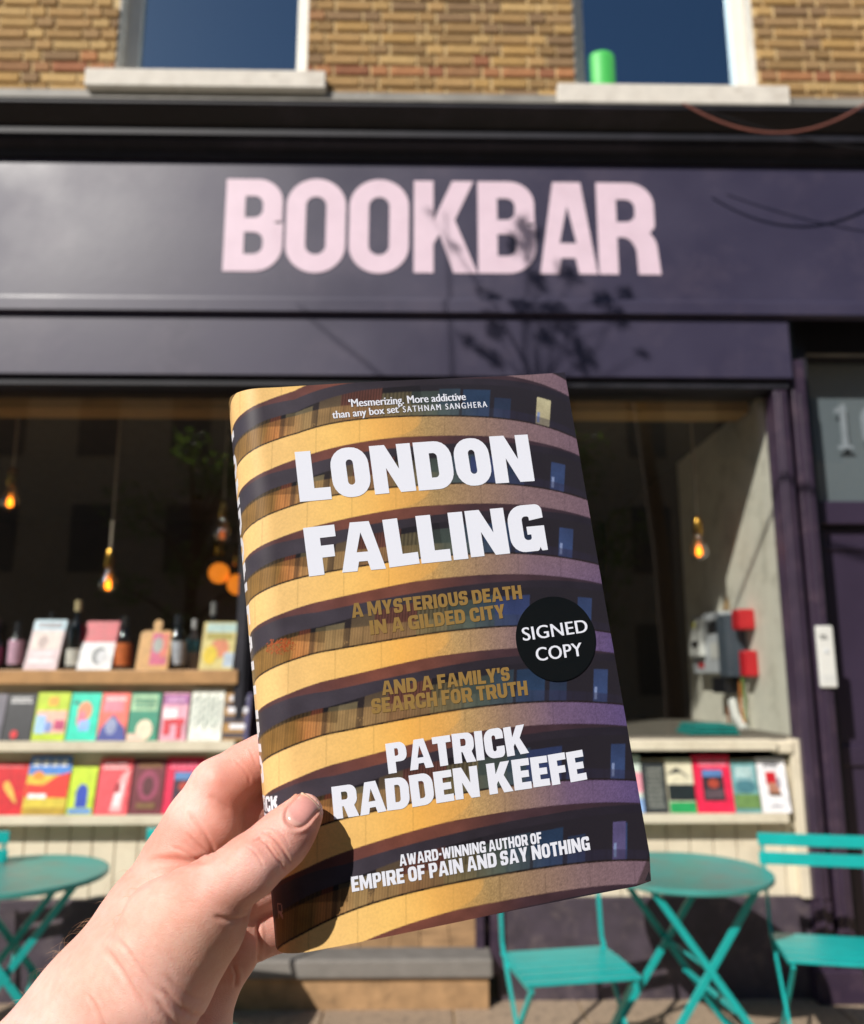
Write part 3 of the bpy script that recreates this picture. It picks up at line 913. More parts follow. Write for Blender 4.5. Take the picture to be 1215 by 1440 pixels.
for i in range(34):
    x = rnd.uniform(60, 240); y = rnd.uniform(1290, 1440)
    a = rnd.uniform(.7, 1.3); L_ = rnd.uniform(12, 34)
    crease([(x - L_ * math.cos(a), y - L_ * math.sin(a)), (x + rnd.uniform(-3, 3), y), (x + L_ * math.cos(a), y + L_ * math.sin(a))], rnd.uniform(.02, .06), rnd.uniform(1.2, 2.2), .37)
# tendons and soft lumps
def lump(px, py, r, amp, dmax=.36):
    d = np.hypot(HPX - px, HPY - py)
    disp[:] += np.where((facing > -.3) & (HV[:, 2] < dmax), amp * .001 * np.exp(-(d / r) ** 2), 0)
lump(330, 1325, 26, 1.1); lump(255, 1250, 40, -.9, .37); lump(378, 1215, 16, .8); lump(352, 1195, 16, .5); lump(205, 1255, 34, .7); lump(170, 1300, 30, -.5); lump(285, 1350, 30, .6)
lump(302, 1090, 16, .8, .39); crease([(362,1296),(365,1325),(363,1358)], .8, 2.4, .42)
crease([(328,1356),(333,1372),(331,1390)], .8, 2.6, .42)
# the thumb nail: a bed sunk in the skin, and the nail itself
NA = np.array([.66, -.75]); NB = np.array([.75, .66]); NC = np.array([423.5, 1141.5])
nu = ((HPX - NC[0]) * NB[0] + (HPY - NC[1]) * NB[1]) / 18.0       # across
nv = ((HPX - NC[0]) * NA[0] + (HPY - NC[1]) * NA[1]) / 24.5       # towards the tip
sd = np.where(nv < 0, np.maximum(np.abs(nu), 0) ** 2.4 + np.abs(nv) ** 2.4, np.abs(nu) ** 3 + np.clip(nv, 0, 9) ** 5 * .7) ** (1 / 2.4)
mt = (facing > 0) & (HV[:, 2] < TD)
disp += np.where(mt, -.00035 * (sd < .96) - .0005 * np.exp(-((sd - 1.0) / .10) ** 2) * (nv < .75) + .0005 * np.exp(-((sd - 1.22) / .16) ** 2) * (nv < .6), 0)
HV2 = HV + HN * disp[:, None]
HV2 = relax(HV2, HF, 1, .35)

# skin colour: pale base, pinker over knuckles, web and finger ends
col = np.tile(np.array(lin('f9c6ba')), (len(HV), 1))
def tint(px, py, r, c, a, dmin=0, dmax=1):
    w = a * np.exp(-((HPX - px) ** 2 + (HPY - py) ** 2) / (r * r)) * ((HV[:, 2] > dmin) & (HV[:, 2] < dmax))
    col[:] = col * (1 - w[:, None]) + np.array(lin(c)) * w[:, None]
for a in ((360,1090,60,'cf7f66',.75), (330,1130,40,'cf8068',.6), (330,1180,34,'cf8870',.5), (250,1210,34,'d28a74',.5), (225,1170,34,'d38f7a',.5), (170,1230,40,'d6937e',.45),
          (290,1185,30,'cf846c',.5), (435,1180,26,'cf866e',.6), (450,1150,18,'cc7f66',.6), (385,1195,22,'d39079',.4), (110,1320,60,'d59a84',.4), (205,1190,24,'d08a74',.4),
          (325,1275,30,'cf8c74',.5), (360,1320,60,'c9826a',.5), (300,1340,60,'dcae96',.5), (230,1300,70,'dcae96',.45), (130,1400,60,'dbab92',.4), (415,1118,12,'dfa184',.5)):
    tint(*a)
nr = np.random.default_rng(5)
blot = np.zeros(len(HV))
for _ in range(150):
    x, y, r, a = nr.uniform(0, 460), nr.uniform(1030, 1440), nr.uniform(7, 28), nr.uniform(-.10, .10)
    blot += a * np.exp(-((HPX - x) ** 2 + (HPY - y) ** 2) / (r * r))
blot = np.clip(blot, -.25, .25)
col *= (1 + blot[:, None] * np.array([.12, .55, .60]))
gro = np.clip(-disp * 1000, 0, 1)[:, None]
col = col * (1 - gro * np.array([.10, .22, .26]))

def skin_mat():
    m = bpy.data.materials.new('skin'); m.use_nodes = True
    nt = m.node_tree; N = nt.nodes; L = nt.links; p = N['Principled BSDF']
    a = N.new('ShaderNodeVertexColor'); a.layer_name = 'paint'
    tc = N.new('ShaderNodeTexCoord')
    n1 = N.new('ShaderNodeTexNoise'); n1.inputs['Scale'].default_value = 260; n1.inputs['Detail'].default_value = 5
    L.new(tc.outputs['Object'], n1.inputs['Vector'])
    mr = N.new('ShaderNodeMapRange'); mr.inputs[1].default_value = .3; mr.inputs[2].default_value = .7
    L.new(n1.outputs['Fac'], mr.inputs[0])
    mx = N.new('ShaderNodeMix'); mx.data_type = 'RGBA'; mx.blend_type = 'MULTIPLY'
    L.new(a.outputs[0], mx.inputs[6]); mx.inputs[7].default_value = (.96, .87, .84, 1); L.new(mr.outputs[0], mx.inputs[0])
    L.new(mx.outputs[2], p.inputs['Base Color'])
    vo = N.new('ShaderNodeTexVoronoi'); vo.feature = 'DISTANCE_TO_EDGE'; vo.inputs['Scale'].default_value = 850
    wv = N.new('ShaderNodeTexNoise'); wv.inputs['Scale'].default_value = 900; wv.inputs['Detail'].default_value = 3
    mp = N.new('ShaderNodeMapping'); mp.inputs['Scale'].default_value = (1.0, 1.0, 2.2); mp.inputs['Rotation'].default_value = (.5, .6, .7)
    L.new(tc.outputs['Object'], mp.inputs['Vector']); L.new(mp.outputs[0], vo.inputs['Vector']); L.new(mp.outputs[0], wv.inputs['Vector'])
    ad = N.new('ShaderNodeMath'); ad.operation = 'MULTIPLY_ADD'; L.new(vo.outputs['Distance'], ad.inputs[0]); ad.inputs[1].default_value = 1.1; L.new(wv.outputs['Fac'], ad.inputs[2])
    bp = N.new('ShaderNodeBump'); bp.inputs['Strength'].default_value = .5; bp.inputs['Distance'].default_value = .0003
    L.new(ad.outputs[0], bp.inputs['Height'])
    L.new(bp.outputs[0], p.inputs['Normal'])
    p.inputs['Roughness'].default_value = .50; p.inputs['Specular IOR Level'].default_value = .42
    p.inputs['Subsurface Weight'].default_value = .45; p.inputs['Subsurface Radius'].default_value = (1.0, .38, .22); p.inputs['Subsurface Scale'].default_value = .0035
    return m
M_SKIN = skin_mat()
WV = CAM + HV2 @ CAMB
me = bpy.data.meshes.new('person')
HORG = CAM + cs(150, 1452, .345) @ CAMB
V_ = (WV - HORG).astype(np.float32)
me.vertices.add(len(V_)); me.vertices.foreach_set('co', V_.ravel())
me.loops.add(HF.size); me.loops.foreach_set('vertex_index', HF.ravel().astype(np.int32))
me.polygons.add(len(HF)); me.polygons.foreach_set('loop_start', (np.arange(len(HF)) * 4).astype(np.int32)); me.polygons.foreach_set('loop_total', np.full(len(HF), 4, np.int32))
me.polygons.foreach_set('use_smooth', np.ones(len(HF), bool))
me.update(calc_edges=True)
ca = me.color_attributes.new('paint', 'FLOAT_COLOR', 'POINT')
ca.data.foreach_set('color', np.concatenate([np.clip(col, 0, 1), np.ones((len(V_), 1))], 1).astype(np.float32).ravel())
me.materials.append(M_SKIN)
person = link_mesh('person', me)
person.location = HORG
tag(person, 'pale bare forearm and left hand gripping the hardback, thumb across its front', 'person')

# nail plate shaped over the thumb
mtv = np.where((HPX > 380) & (HPX < 470) & (HPY > 1095) & (HPY < 1195) & (HV[:, 2] < TD))[0]
lut = np.full(len(HV), -1); lut[mtv] = np.arange(len(mtv))
ft = lut[HF]; ft = ft[np.all(ft >= 0, axis=1)]
bvh = BVHTree.FromPolygons([Vector(v) for v in HV2[mtv]], [tuple(int(q) for q in f) for f in ft])
NU, NV = 27, 33
grid = np.zeros((NU, NV, 3)); ncol = np.zeros((NU, NV, 3))
cen = None
for i in range(NU):
    for j in range(NV):
        u = (i / (NU - 1)) * 2 - 1; v = (j / (NV - 1)) * 2 - 1
        # rounded base, gently arched free edge
        wmax = 1.0 if v > -.2 else math.sqrt(max(0, 1 - ((-.2 - v) / .8) ** 2.2)) * .999 + .001
        vv = v if v < .9 else v
        x = u * wmax; arch = 0.0
        ve = v - (.10 * u * u if v > 0 else 0) * v
        px_, py_ = NC + NB * x * 17.0 + NA * ve * 23.5
        r = Vector(((px_ - 607.5) / FPX, -(py_ - 720.0) / FPX, 1.0)).normalized()
        hit = bvh.ray_cast(Vector((0, 0, 0)), r)
        if hit[0] is None:
            d = cen if cen else .325
            p = r * (d / r.z)
        else:
            p = hit[0]; cen = p.z
        edge = max(abs(u) ** 6, (max(0, -v)) ** 6)
        lift = (.00062 * (1 - .45 * u * u) * (1 - edge) - .0003 * edge) + .00025 * max(0, v) ** 2
        grid[i, j] = np.array(p) - np.array(r) * lift
        lun = np.clip((-.55 - v + .25 * u * u) / .15, 0, 1); free = np.clip((v - .90 + .1 * u * u) / .06, 0, 1)
        c = np.array(lin('e8a49a')) * (1 - .25 * abs(v + .1)); c = c * (1 - .5 * lun) + np.array(lin('e9bdae')) * .5 * lun
        c = c * (1 - free) + np.array(lin('f0c8ae')) * free
        ncol[i, j] = c
for _ in range(3):
    g2 = grid.copy(); g2[1:-1, 1:-1] = (grid[:-2, 1:-1] + grid[2:, 1:-1] + grid[1:-1, :-2] + grid[1:-1, 2:]) / 4; grid = g2
NW = CAM + grid.reshape(-1, 3) @ CAMB
M_NAIL = vcol_mat('finger nail', rough=.22, grain=.03, coat=.6, bump=.02)
nail = grid_mesh('thumbnail', NW.reshape(NU, NV, 3), M_NAIL, ncol, person, HORG)
so = nail.modifiers.new('thickness', 'SOLIDIFY'); so.thickness = .0005; so.offset = 0

# fine pale hairs along the forearm
hb_ = MB(); hr = np.random.default_rng(12)
cand = np.where((HPX > 20) & (HPX < 240) & (HPY < 1440) & (HPY > 1150) & (facing > -.1) & (facing < .2) & (HV[:, 2] < .37) & ((HPX * .78 + HPY * .62) < 960))[0]
for i in hr.choice(cand, min(70, len(cand)), replace=False):
    p = HV2[i]; n = HN[i]; dr = np.array([-.45, .25, -.1]) + hr.normal(size=3) * .25; dr -= n * (dr @ n); dr /= np.linalg.norm(dr)
    L_ = hr.uniform(.003, .0075); q = [p - n * .0002, p + n * L_ * .35 + dr * L_ * .35, p + n * L_ * .5 + dr * L_ * .95]
    hb_.tube([Vector(CAM + a_ @ CAMB - HORG) for a_ in q], [.000032, .000025, .00001], 4)
hh = hb_.build('arm_hair', mat('pale brown hair', 'caa27c', .5, bump=0), person, smooth=True); hh['kind'] = 'stuff'

# ------------------------------------------------------------------ materials of the street
M_FASCIA = mat('dark plum gloss paint', '353047', 0.46, spec=.6, var=.10, scale=2.2, bump=.10, bscale=9, bdist=.004, dirt='5a5060', dirt_amt=.35, dscale=2.5, rvar=.06)
M_CORN = mat('near black shade-darkened paint', '15151f', 0.6, var=.15, scale=3, bump=.08, bscale=30, dirt='3a3440', dirt_amt=.4, dscale=6)  # shade of cornice, grooves and recesses is put into this darker colour
M_PILL = mat('plum joinery paint', '372b3c', 0.4, var=.14, scale=5, bump=.1, bscale=24, bdist=.003, dirt='6a5560', dirt_amt=.4, dscale=9)
M_DOORP = mat('plum door paint', '352b3e', 0.42, var=.10, scale=4, bump=.06)
M_LETTER = mat('pale pink sign paint', 'e0c8d6', 0.5, var=.05, scale=14, bump=.05, dirt='b49aa8', dirt_amt=.35, dscale=7)
M_LEAD = mat('grey lead flashing', '8a867e', 0.6, var=.2, scale=6, bump=.3, bscale=20, bdist=.01)
M_MORTAR = mat('sandy mortar', 'cdb384', 0.95, var=.15, scale=20, bump=.6, bscale=120, bdist=.004)
M_SILL = mat('white painted stone', 'd9d2c6', 0.75, var=.07, scale=12, bump=.3, bscale=50, bdist=.003, dirt='a89c8c', dirt_amt=.5, dscale=10)
M_WFRAME = mat('white window paint', 'e2dfd6', 0.45, var=.05, bump=.05)
M_IVORY = mat('ivory painted wood', 'ddd2ba', 0.6, var=.06, scale=8, bump=.1, bscale=40, dirt='a2937a', dirt_amt=.4, dscale=6)
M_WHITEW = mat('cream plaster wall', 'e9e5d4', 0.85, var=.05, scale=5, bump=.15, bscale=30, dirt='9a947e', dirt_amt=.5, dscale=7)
M_OAK = mat('pale oak board', 'b48a5c', 0.5, var=.15, scale=14, bump=.1)
M_TAN = mat('tan lintel board', 'c09a62', 0.8, var=.08)
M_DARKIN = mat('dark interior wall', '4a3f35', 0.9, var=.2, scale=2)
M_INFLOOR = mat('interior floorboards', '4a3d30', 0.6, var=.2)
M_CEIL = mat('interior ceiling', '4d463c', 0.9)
M_TEAL = mat('turquoise powder coat', '14a8a4', 0.33, var=.06, scale=10, bump=.05, bscale=80, dirt='2a7d78', dirt_amt=.3, dscale=14)
M_TEALTOP = mat('weathered turquoise table paint with glare', '43928a', 0.36, var=.10, scale=9, bump=.06, bscale=60, dirt='77756a', dirt_amt=.8, dscale=5, rvar=.08)  # grey stands for chips and for sun glare and reflections on the tops
M_PLINTH = mat('scuffed plum plinth paint', '453c46', 0.6, var=.25, scale=9, bump=.3, bscale=40, bdist=.004, dirt='7d6f6c', dirt_amt=.5, dscale=12)
M_SLAB = mat('speckled paving stone', '9c8873', 0.85, var=.35, scale=90, bump=.6, bscale=160, bdist=.004, dirt='4e4640', dirt_amt=.8, dscale=18, obj_var=.12)
M_ROAD = mat('asphalt', '383734', 0.9, var=.2, scale=40, bump=.5, bscale=150)
M_STEP = mat('worn stone step', '7c7771', 0.7, var=.12, scale=12, bump=.3, bscale=60)
M_TILE = mat('tan doorstep tile', 'a98660', 0.7, var=.2, scale=12, bump=.2, dirt='6d563e', dirt_amt=.7, dscale=10, obj_var=.1)
M_GLASS = glass_mat('shop window glass', (.93, .95, .94), boost=1.9, wav=.015)
M_GLASSUP = glass_mat('upper window glass', (.9, .93, .95), boost=5.0, wav=.01, refl_tint=(.62, .84, 1.0))  # reflections tinted blue to colour in a deep blue sky
M_BRASS = mat('brass', 'b98d3e', 0.25, metal=1.0, var=.05, bump=0)
M_CORD = mat('grey lamp flex', 'a39684', 0.6)
M_BLACK = mat('black plastic', '14141a', 0.4)
M_WPLAS = mat('white plastic', 'dcdcd6', 0.35, var=.03)
M_GREYPL = mat('grey meter casing', 'c6cace', 0.4, var=.05)
M_RED = mat('red plastic', 'c8232c', 0.35)

def cmat(hexc, rough=.42, _c={}):
    if hexc not in _c: _c[hexc] = mat('printed ink ' + hexc, hexc, rough, var=.20, scale=26, bump=0)
    return _c[hexc]

def zat(py, Y, px=607): return float(at(px, py, Y)[2])
def xat(px, py, Y): return float(at(px, py, Y)[0])

# ------------------------------------------------------------------ ground
road = bxo('road', -60, 60, -60, -.62, -.25, -.12, M_ROAD); tag(road, kind='structure')
pav = bxo('pavement', -30, 30, -.6, 9.5, -.3, -.012, M_MORTAR); tag(pav, kind='structure')
kerb = bxo('kerb', -30, 30, -.72, -.55, -.3, .004, M_STEP, bevel=.01); tag(kerb, kind='structure')
slab_me = MB().box(-.2975, .2975, -.2225, .2225, -.011, .0).mesh('slab', M_SLAB)
for r_ in range(7):
    for c_i in range(9):
        o = link_mesh('slab', slab_me, pav)
        o.location = (-2.55 + c_i * .605 + (.3 if r_ % 2 else 0), 4.18 - r_ * .452, random.uniform(-.001, .002))
        o.rotation_euler = (0, 0, random.uniform(-.004, .004))
rest = MB()
for (x0, x1) in ((-30, -3.2), (3.4, 30)): rest.box(x0, x1, -.55, 4.41, -.012, 0)
rest.box(-3.2, 3.4, -.55, 1.23, -.012, 0)
o = rest.build('paving', M_SLAB, pav); tag(o, kind='stuff')

# ------------------------------------------------------------------ upper brick wall
YB = 4.45
M_BRICKS = []
for hx in ('b8955f', 'a98655', 'ae8a53', '95764b', 'bb9a65', '9c7d55', '8a6e4e', 'b08c5b'):
    M_BRICKS.append(mat('stock brick ' + hx, hx, 0.92, var=.22, scale=30, bump=.8, bscale=90, bdist=.004, dirt='6a5236', dirt_amt=.7, dscale=26, obj_var=.10))
M_REDB = [mat('red brick ' + hx, hx, 0.92, var=.25, scale=30, bump=.8, bscale=90, bdist=.004, dirt='6c4a36', dirt_amt=.5, dscale=22, obj_var=.15) for hx in ('a8744c', '966244', 'a07650')]
ZW0 = zat(137, YB)
W1 = (xat(163, 60, YB), xat(433, 60, YB)); W2 = (xat(806, 60, YB), xat(1062, 60, YB))
ZS1 = zat(101, YB - .075); ZS2 = zat(114, YB - .075)
wall = thing('brick_wall', 'yellow stock brick wall with a red course above the shopfront cornice', 'wall', (0, YB, ZW0))
def wall_piece(x0, x1, z0, z1):
    MB().box(x0, x1, .012, .30, z0 - ZW0, z1 - ZW0).build('mortar', M_MORTAR, wall)
wall_piece(-14, W1[0], ZW0 - .4, 8.2); wall_piece(W1[1], W2[0], ZW0 - .4, 8.2); wall_piece(W2[1], 14, ZW0 - .4, 8.2)
wall_piece(W1[0], W1[1], ZW0 - .4, zat(125, YB - .075) - .002); wall_piece(W2[0], W2[1], ZW0 - .4, zat(141, YB - .075) - .002)
wall_piece(W1[0], W1[1], 7.4, 8.2); wall_piece(W2[0], W2[1], 7.4, 8.2)
BHT = .060; COURSE = .0765
def brick_mesh(L_, m, seed):
    r = random.Random(seed); bm = bmesh.new()
    j = lambda a: r.uniform(-a, a)
    P_ = [(sx * L_ / 2 + j(.003), .014 if sy > 0 else j(.002) - .001, sz * BHT / 2 + j(.0025)) for sz in (-1, 1) for sy in (1, -1) for sx in (-1, 1)]
    vs = [bm.verts.new(p) for p in P_]
    for f in ((0, 2, 3, 1), (4, 5, 7, 6), (0, 1, 5, 4), (2, 6, 7, 3), (0, 4, 6, 2), (1, 3, 7, 5)): bm.faces.new([vs[i] for i in f])
    bmesh.ops.recalc_face_normals(bm, faces=bm.faces)
    bmesh.ops.bevel(bm, geom=[e for e in bm.edges if abs(e.verts[0].co.y) < .008 and abs(e.verts[1].co.y) < .008], offset=.003, segments=1, affect='EDGES')
    me = bpy.data.meshes.new('brick'); bm.to_mesh(me); bm.free(); me.materials.append(m)
    return me
STR = [brick_mesh(.209, m, i) for i, m in enumerate(M_BRICKS)]; HDR = [brick_mesh(.097, m, 40 + i) for i, m in enumerate(M_BRICKS)]
STRR = [brick_mesh(.209, m, 80 + i) for i, m in enumerate(M_REDB)]; HDRR = [brick_mesh(.097, m, 90 + i) for i, m in enumerate(M_REDB)]
far_bricks = MB(); nb = 0
rb = random.Random(11)
for c in range(24):
    z = c * COURSE + .03
    x = -7.0 + (.168 if c % 2 else 0) + rb.uniform(-.006, .006)
    k = c % 2
    while x < 7.0:
        L_ = .227 if k % 2 == 0 else .114
        x0, x1 = x, x + L_
        k += 1; x += L_
        za = z + ZW0
        hit = False; lo, hi = x0 + .005, x1 - .005
        for (a, b) in (W1, W2):
            if za > zat(125 if a < 0 else 141, YB - .075) - .03 and za < 7.38:
                if lo < b and hi > a:
                    if lo < a - .03: hi = min(hi, a)
                    elif hi > b + .03: lo = max(lo, b)
                    else: hit = True
        if hit or hi - lo < .03: continue
        red = c == 2
        full = abs((hi - lo) - (L_ - .01)) < .002
        inview = abs((lo + hi) / 2) < 2.9 and c < 11
        if inview:
            bank = (STRR if L_ > .2 else HDRR) if (red or rb.random() < .015) else (STR if L_ > .2 else HDR)
            o = link_mesh('brick', rb.choice(bank), wall)
            o.location = ((lo + hi) / 2, 0, z)
            if not full: o.scale = ((hi - lo) / (.209 if L_ > .2 else .097), 1, 1)
            o.location.y = rb.uniform(-.002, .002)
            nb += 1
        else:
            far_bricks.box(lo, hi, 0, .013, z - BHT / 2, z + BHT / 2)
o = far_bricks.build('brickwork', M_BRICKS[1], wall); tag(o, kind='stuff')

def upper_window(W, sill_px, label, extra=False):
    x0, x1 = W; zs = ZS2 if extra else ZS1
    r = thing('sash_window', label, 'window', ((x0 + x1) / 2, YB, zs))
    cx_ = (x0 + x1) / 2
    def b(n, a0, a1, b0, b1, c0, c1, m, bev=0.003, par=None): return MB().box(a0 - cx_, a1 - cx_, b0, b1, c0, c1).build(n, m, par or r, bevel=bev)
    sx0, sx1 = xat(sill_px[0], 112, YB - .05), xat(sill_px[1], 112, YB - .05)
    hgt = zs - zat(141 if extra else 125, YB - .075)
    b('window_sill', sx0, sx1, -.075, .2, -hgt, .0, M_SILL, .006)
    b('reveal', x0 - .001, x0 + .012, .014, .2, .012, 2.4, M_SILL); b('reveal', x1 - .012, x1 + .001, .014, .2, .012, 2.4, M_SILL)
    f = b('window_frame', x0 + .012, x0 + .095, .13, .19, .012, 2.4, M_WFRAME)
    b('window_frame', x1 - .085, x1 - .012, .115, .19, .012, 2.4, M_WFRAME)
    b('bottom_rail', x0 + .095, x1 - .085, .125, .19, .012, .07, M_WFRAME)
    b('head', x0 + .012, x1 - .012, .125, .19, 2.33, 2.4, M_WFRAME)
    MB().add([(x0 + .09 - cx_, .165, .06), (x1 - .08 - cx_, .165, .06), (x1 - .08 - cx_, .165, 2.34), (x0 + .09 - cx_, .165, 2.34)], [(0, 1, 2, 3)]).build('pane', M_GLASSUP, r)
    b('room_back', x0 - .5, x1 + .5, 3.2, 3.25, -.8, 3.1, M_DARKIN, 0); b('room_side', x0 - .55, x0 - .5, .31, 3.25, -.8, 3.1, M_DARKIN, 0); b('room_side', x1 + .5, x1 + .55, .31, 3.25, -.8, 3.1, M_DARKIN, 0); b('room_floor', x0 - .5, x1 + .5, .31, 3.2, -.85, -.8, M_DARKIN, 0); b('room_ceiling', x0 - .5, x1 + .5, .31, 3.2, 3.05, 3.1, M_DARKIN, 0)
    return r
w1 = upper_window(W1, (121, 458), 'upper sash window reflecting plain blue sky, above the B of the sign')
w2 = upper_window(W2, (783, 1106), 'upper sash window with a bright green object standing behind its glass', True)
# the green thing behind the second pane
GH = zat(82, 4.68) - (ZS2 + .02)
g = MB(); gx0, gx1 = xat(822, 88, 4.68), xat(866, 88, 4.68); gz = ZS2 + .02
gc = (gx0 + gx1) / 2; gw = (gx1 - gx0) / 2
g.lathe([(gw * .95, 0), (gw, .02), (gw, GH * .92), (gw * .96, GH * .98), (gw * .9, GH), (gw * .1, GH)], (0, 0, 0), 20)
gb = g.build('green_bottle', mat('bright green plastic', '4cc25a', .5, var=.03), smooth=True); gb.location = (gc, 4.68, gz)
tag(gb, 'bright green plastic tub behind the right hand upper window', 'container')

# ------------------------------------------------------------------ shopfront: cornice, fascia, shutter box
XL, XRR = -9.0, 6.0
shop = thing('shopfront', 'dark plum painted shopfront with a long fascia, fluted pilaster and central entrance', 'shopfront', (0, 4.4, 0))
def part(name, mb, m, parent=shop, **kw):
    o = mb.build(name, m, None, **kw)
    o.parent = parent
    org = Vector(parent.location)
    if parent.parent is not None: org = org + Vector(parent.parent.location)
    o.location = -org
    return o
YC = 4.07
z148, z188, z196, z214 = zat(143, YC), zat(184, 4.17), zat(193, 4.17), zat(206, 4.2)
part('cornice', MB().prism_x([(4.449, z148 + .045), (YC, z148), (YC, z148 - .025), (YC + .02, z148 - .03), (4.19, z188), (4.165, z188 - .004), (4.165, z196), (4.19, z196 - .004), (4.19, z196 - .02), (4.24, z214), (4.26, z214 - .05), (4.449, z214 - .05)], XL, XRR), M_CORN)
part('lead_flashing', MB().prism_x([(4.447, ZW0 + .012), (4.43, ZW0 + .012), (4.43, z148 + .055), (YC - .008, z148 + .006), (YC - .008, z148 - .004), (YC - .003, z148 - .004), (YC - .003, z148 + .002), (4.447, z148 + .048)], XL, XRR), M_LEAD)
YF = 4.28
zf1, zf0 = zat(200, YF), zat(423, YF)
part('fascia_board', MB().box(XL, XRR, YF, 4.42, zf0 - .03, zf1), M_FASCIA)
zm = zat(439, 4.24)
part('fascia_moulding', MB().prism_x([(YF - .001, zf0 + .012), (4.255, zf0 + .004), (4.252, zf0 - .012), (4.235, zf0 - .018), (4.235, zm), (4.27, zm - .004), (4.30, zm - .004), (YF - .001, zf0 - .02)], XL, XRR), M_FASCIA)
ybx = 4.27; zb1, zb0 = zat(447, ybx), zat(528, ybx)
xb1 = xat(1111, 490, ybx)
part('shutter_box', MB().box(XL, xb1, ybx, 4.40, zb0, zb1 + .02), M_FASCIA)
part('shutter_slot', MB().box(XL, xb1 - .01, ybx + .03, 4.40, zb0 - .05, zb0 - .001), M_CORN)
zg = zat(552, 4.42)
part('window_head', MB().box(XL, xat(1086, 600, 4.40), 4.39, 4.47, zg, zb0 - .052).box(XL, xat(1086, 600, 4.40), 4.375, 4.389, zg + .02, zg + .045), M_CORN)

# painted name
sign_z0, sign_z1 = zat(384, YF), zat(255, YF)
BX = [('B', 316, 398), ('O', 402, 486), ('O', 491, 575), ('K', 582, 669), ('B', 672, 753), ('A', 758, 838), ('R', 840, 922)]
sign = thing('shop_name', 'pale pink painted capitals reading BOOKBAR along the plum fascia', 'sign', (0, YF, sign_z0))
ZB = sign_z1 - sign_z0
def bookbar_glyph(ch, W):
    S, T = .195, .185
    if ch == 'O':
        return [fillet([(0,-.01,W*.5),(W,-.01,W*.5),(W,1.01,W*.5),(0,1.01,W*.5)], 10), fillet([(S,T,.12),(S,1-T,.12),(W-S,1-T,.12),(W-S,T,.12)], 8)]
    if ch == 'B':
        return [fillet([(0,0),(W,0,.29),(W,.56,.2),(W-.10,.53),(W-.01,.50,.17),(W-.01,1,.28),(0,1)], 8), fillet([(S,T),(S,.5-T*.42),(W-S,.5-T*.42,.13),(W-S,T,.13)]), fillet([(S,.5+T*.42),(S,1-T),(W-S-.01,1-T,.12),(W-S-.01,.5+T*.42,.12)])]
    if ch == 'K':
        return [fillet([(0,0),(S,0),(S,.31),(S+.06,.42),(W-S*1.15,0),(W+.01,0),(W*.66,.57),(W-.02,1),(W-S*1.2,1),(S,.56),(S,1),(0,1)])]
    if ch == 'A':
        return [fillet([(0,0),(S*.95,0),(S*.95+.03,.17),(W-S*.95-.03,.17),(W-S*.95,0),(W,0),(W*.5+S*.72,1),(W*.5-S*.72,1)]), fillet([(W*.5-.085,.33),(W*.5+.085,.33),(W*.5,.74)])]
    if ch == 'R':
        return [fillet([(0,0),(S,0),(S,.40),(W*.52,.40,.10),(W-S*1.05,.28,.05),(W-S,0),(W+.03,0),(W+.0,.36,.14),(W*.88,.455,.03),(W-.01,.50,.15),(W-.01,1,.28),(0,1)], 8), fillet([(S,.40+T*.9),(S,1-T),(W-S-.01,1-T,.12),(W-S-.01,.40+T*.9,.12)])]
for ch, a, b in BX:
    xa, xb = xat(a, 320, YF), xat(b, 320, YF)
    W_ = (xb - xa) / ZB
    flat, tr = tess(bookbar_glyph(ch, W_))
    vs = [(xa + x * ZB, -.0035, y * ZB) for x, y in flat]
    me = bpy.data.meshes.new('letter'); me.from_pydata(vs, [], tr); me.materials.append(M_LETTER)
    bm = bmesh.new(); bm.from_mesh(me); bm.normal_update(); bmesh.ops.reverse_faces(bm, faces=[f for f in bm.faces if f.normal.y > 0])
    r_ = bmesh.ops.extrude_face_region(bm, geom=list(bm.faces))
    for v in [q for q in r_['geom'] if isinstance(q, bmesh.types.BMVert)]: v.co.y = -.0005
    bmesh.ops.recalc_face_normals(bm, faces=bm.faces); bm.to_mesh(me); bm.free()
    link_mesh('letter', me, sign)

# ------------------------------------------------------------------ windows, stall riser and shelves
YG = 4.42
xl_end = xat(349, 800, YG)          # right end of the left window
xr_start = xat(690, 1300, YG)       # left end of the right window
xr_end = xat(1088, 640, YG)
zsill = zat(1040, 4.30); zC1, zC0 = zat(1146, 4.30), zat(1159, 4.30); zB1, zB0 = zat(1042, 4.30), zat(1056, 4.30)
zOak1, zOak0 = zat(942, 4.33), zat(962, 4.33)
zRise = zat(1262, 4.40)
def pane(name, x0, x1, z0, z1, y=YG, m=M_GLASS, parent=shop):
    return part(name, MB().add([(x0, y, z0), (x1, y, z0), (x1, y, z1), (x0, y, z1)], [(0, 1, 2, 3)]), m, parent)
pane('shop_window_pane', XL, xl_end - .03, zOak1, zg); pane('shop_window_pane', xr_start + .06, xr_end, zB1, zg)
part('window_post', MB().box(xl_end - .035, xl_end + .03, 4.36, 4.47, .2, zg).box(xl_end - .02, xl_end + .015, 4.345, 4.359, .2, zg), M_CORN)
part('window_post', MB().box(xr_start - .005, xr_start + .06, 4.36, 4.47, .12, zg), M_PILL)
part('window_post', MB().box(xr_start - .075, xr_start - .035, 4.40, 4.46, .12, zg), M_PILL)
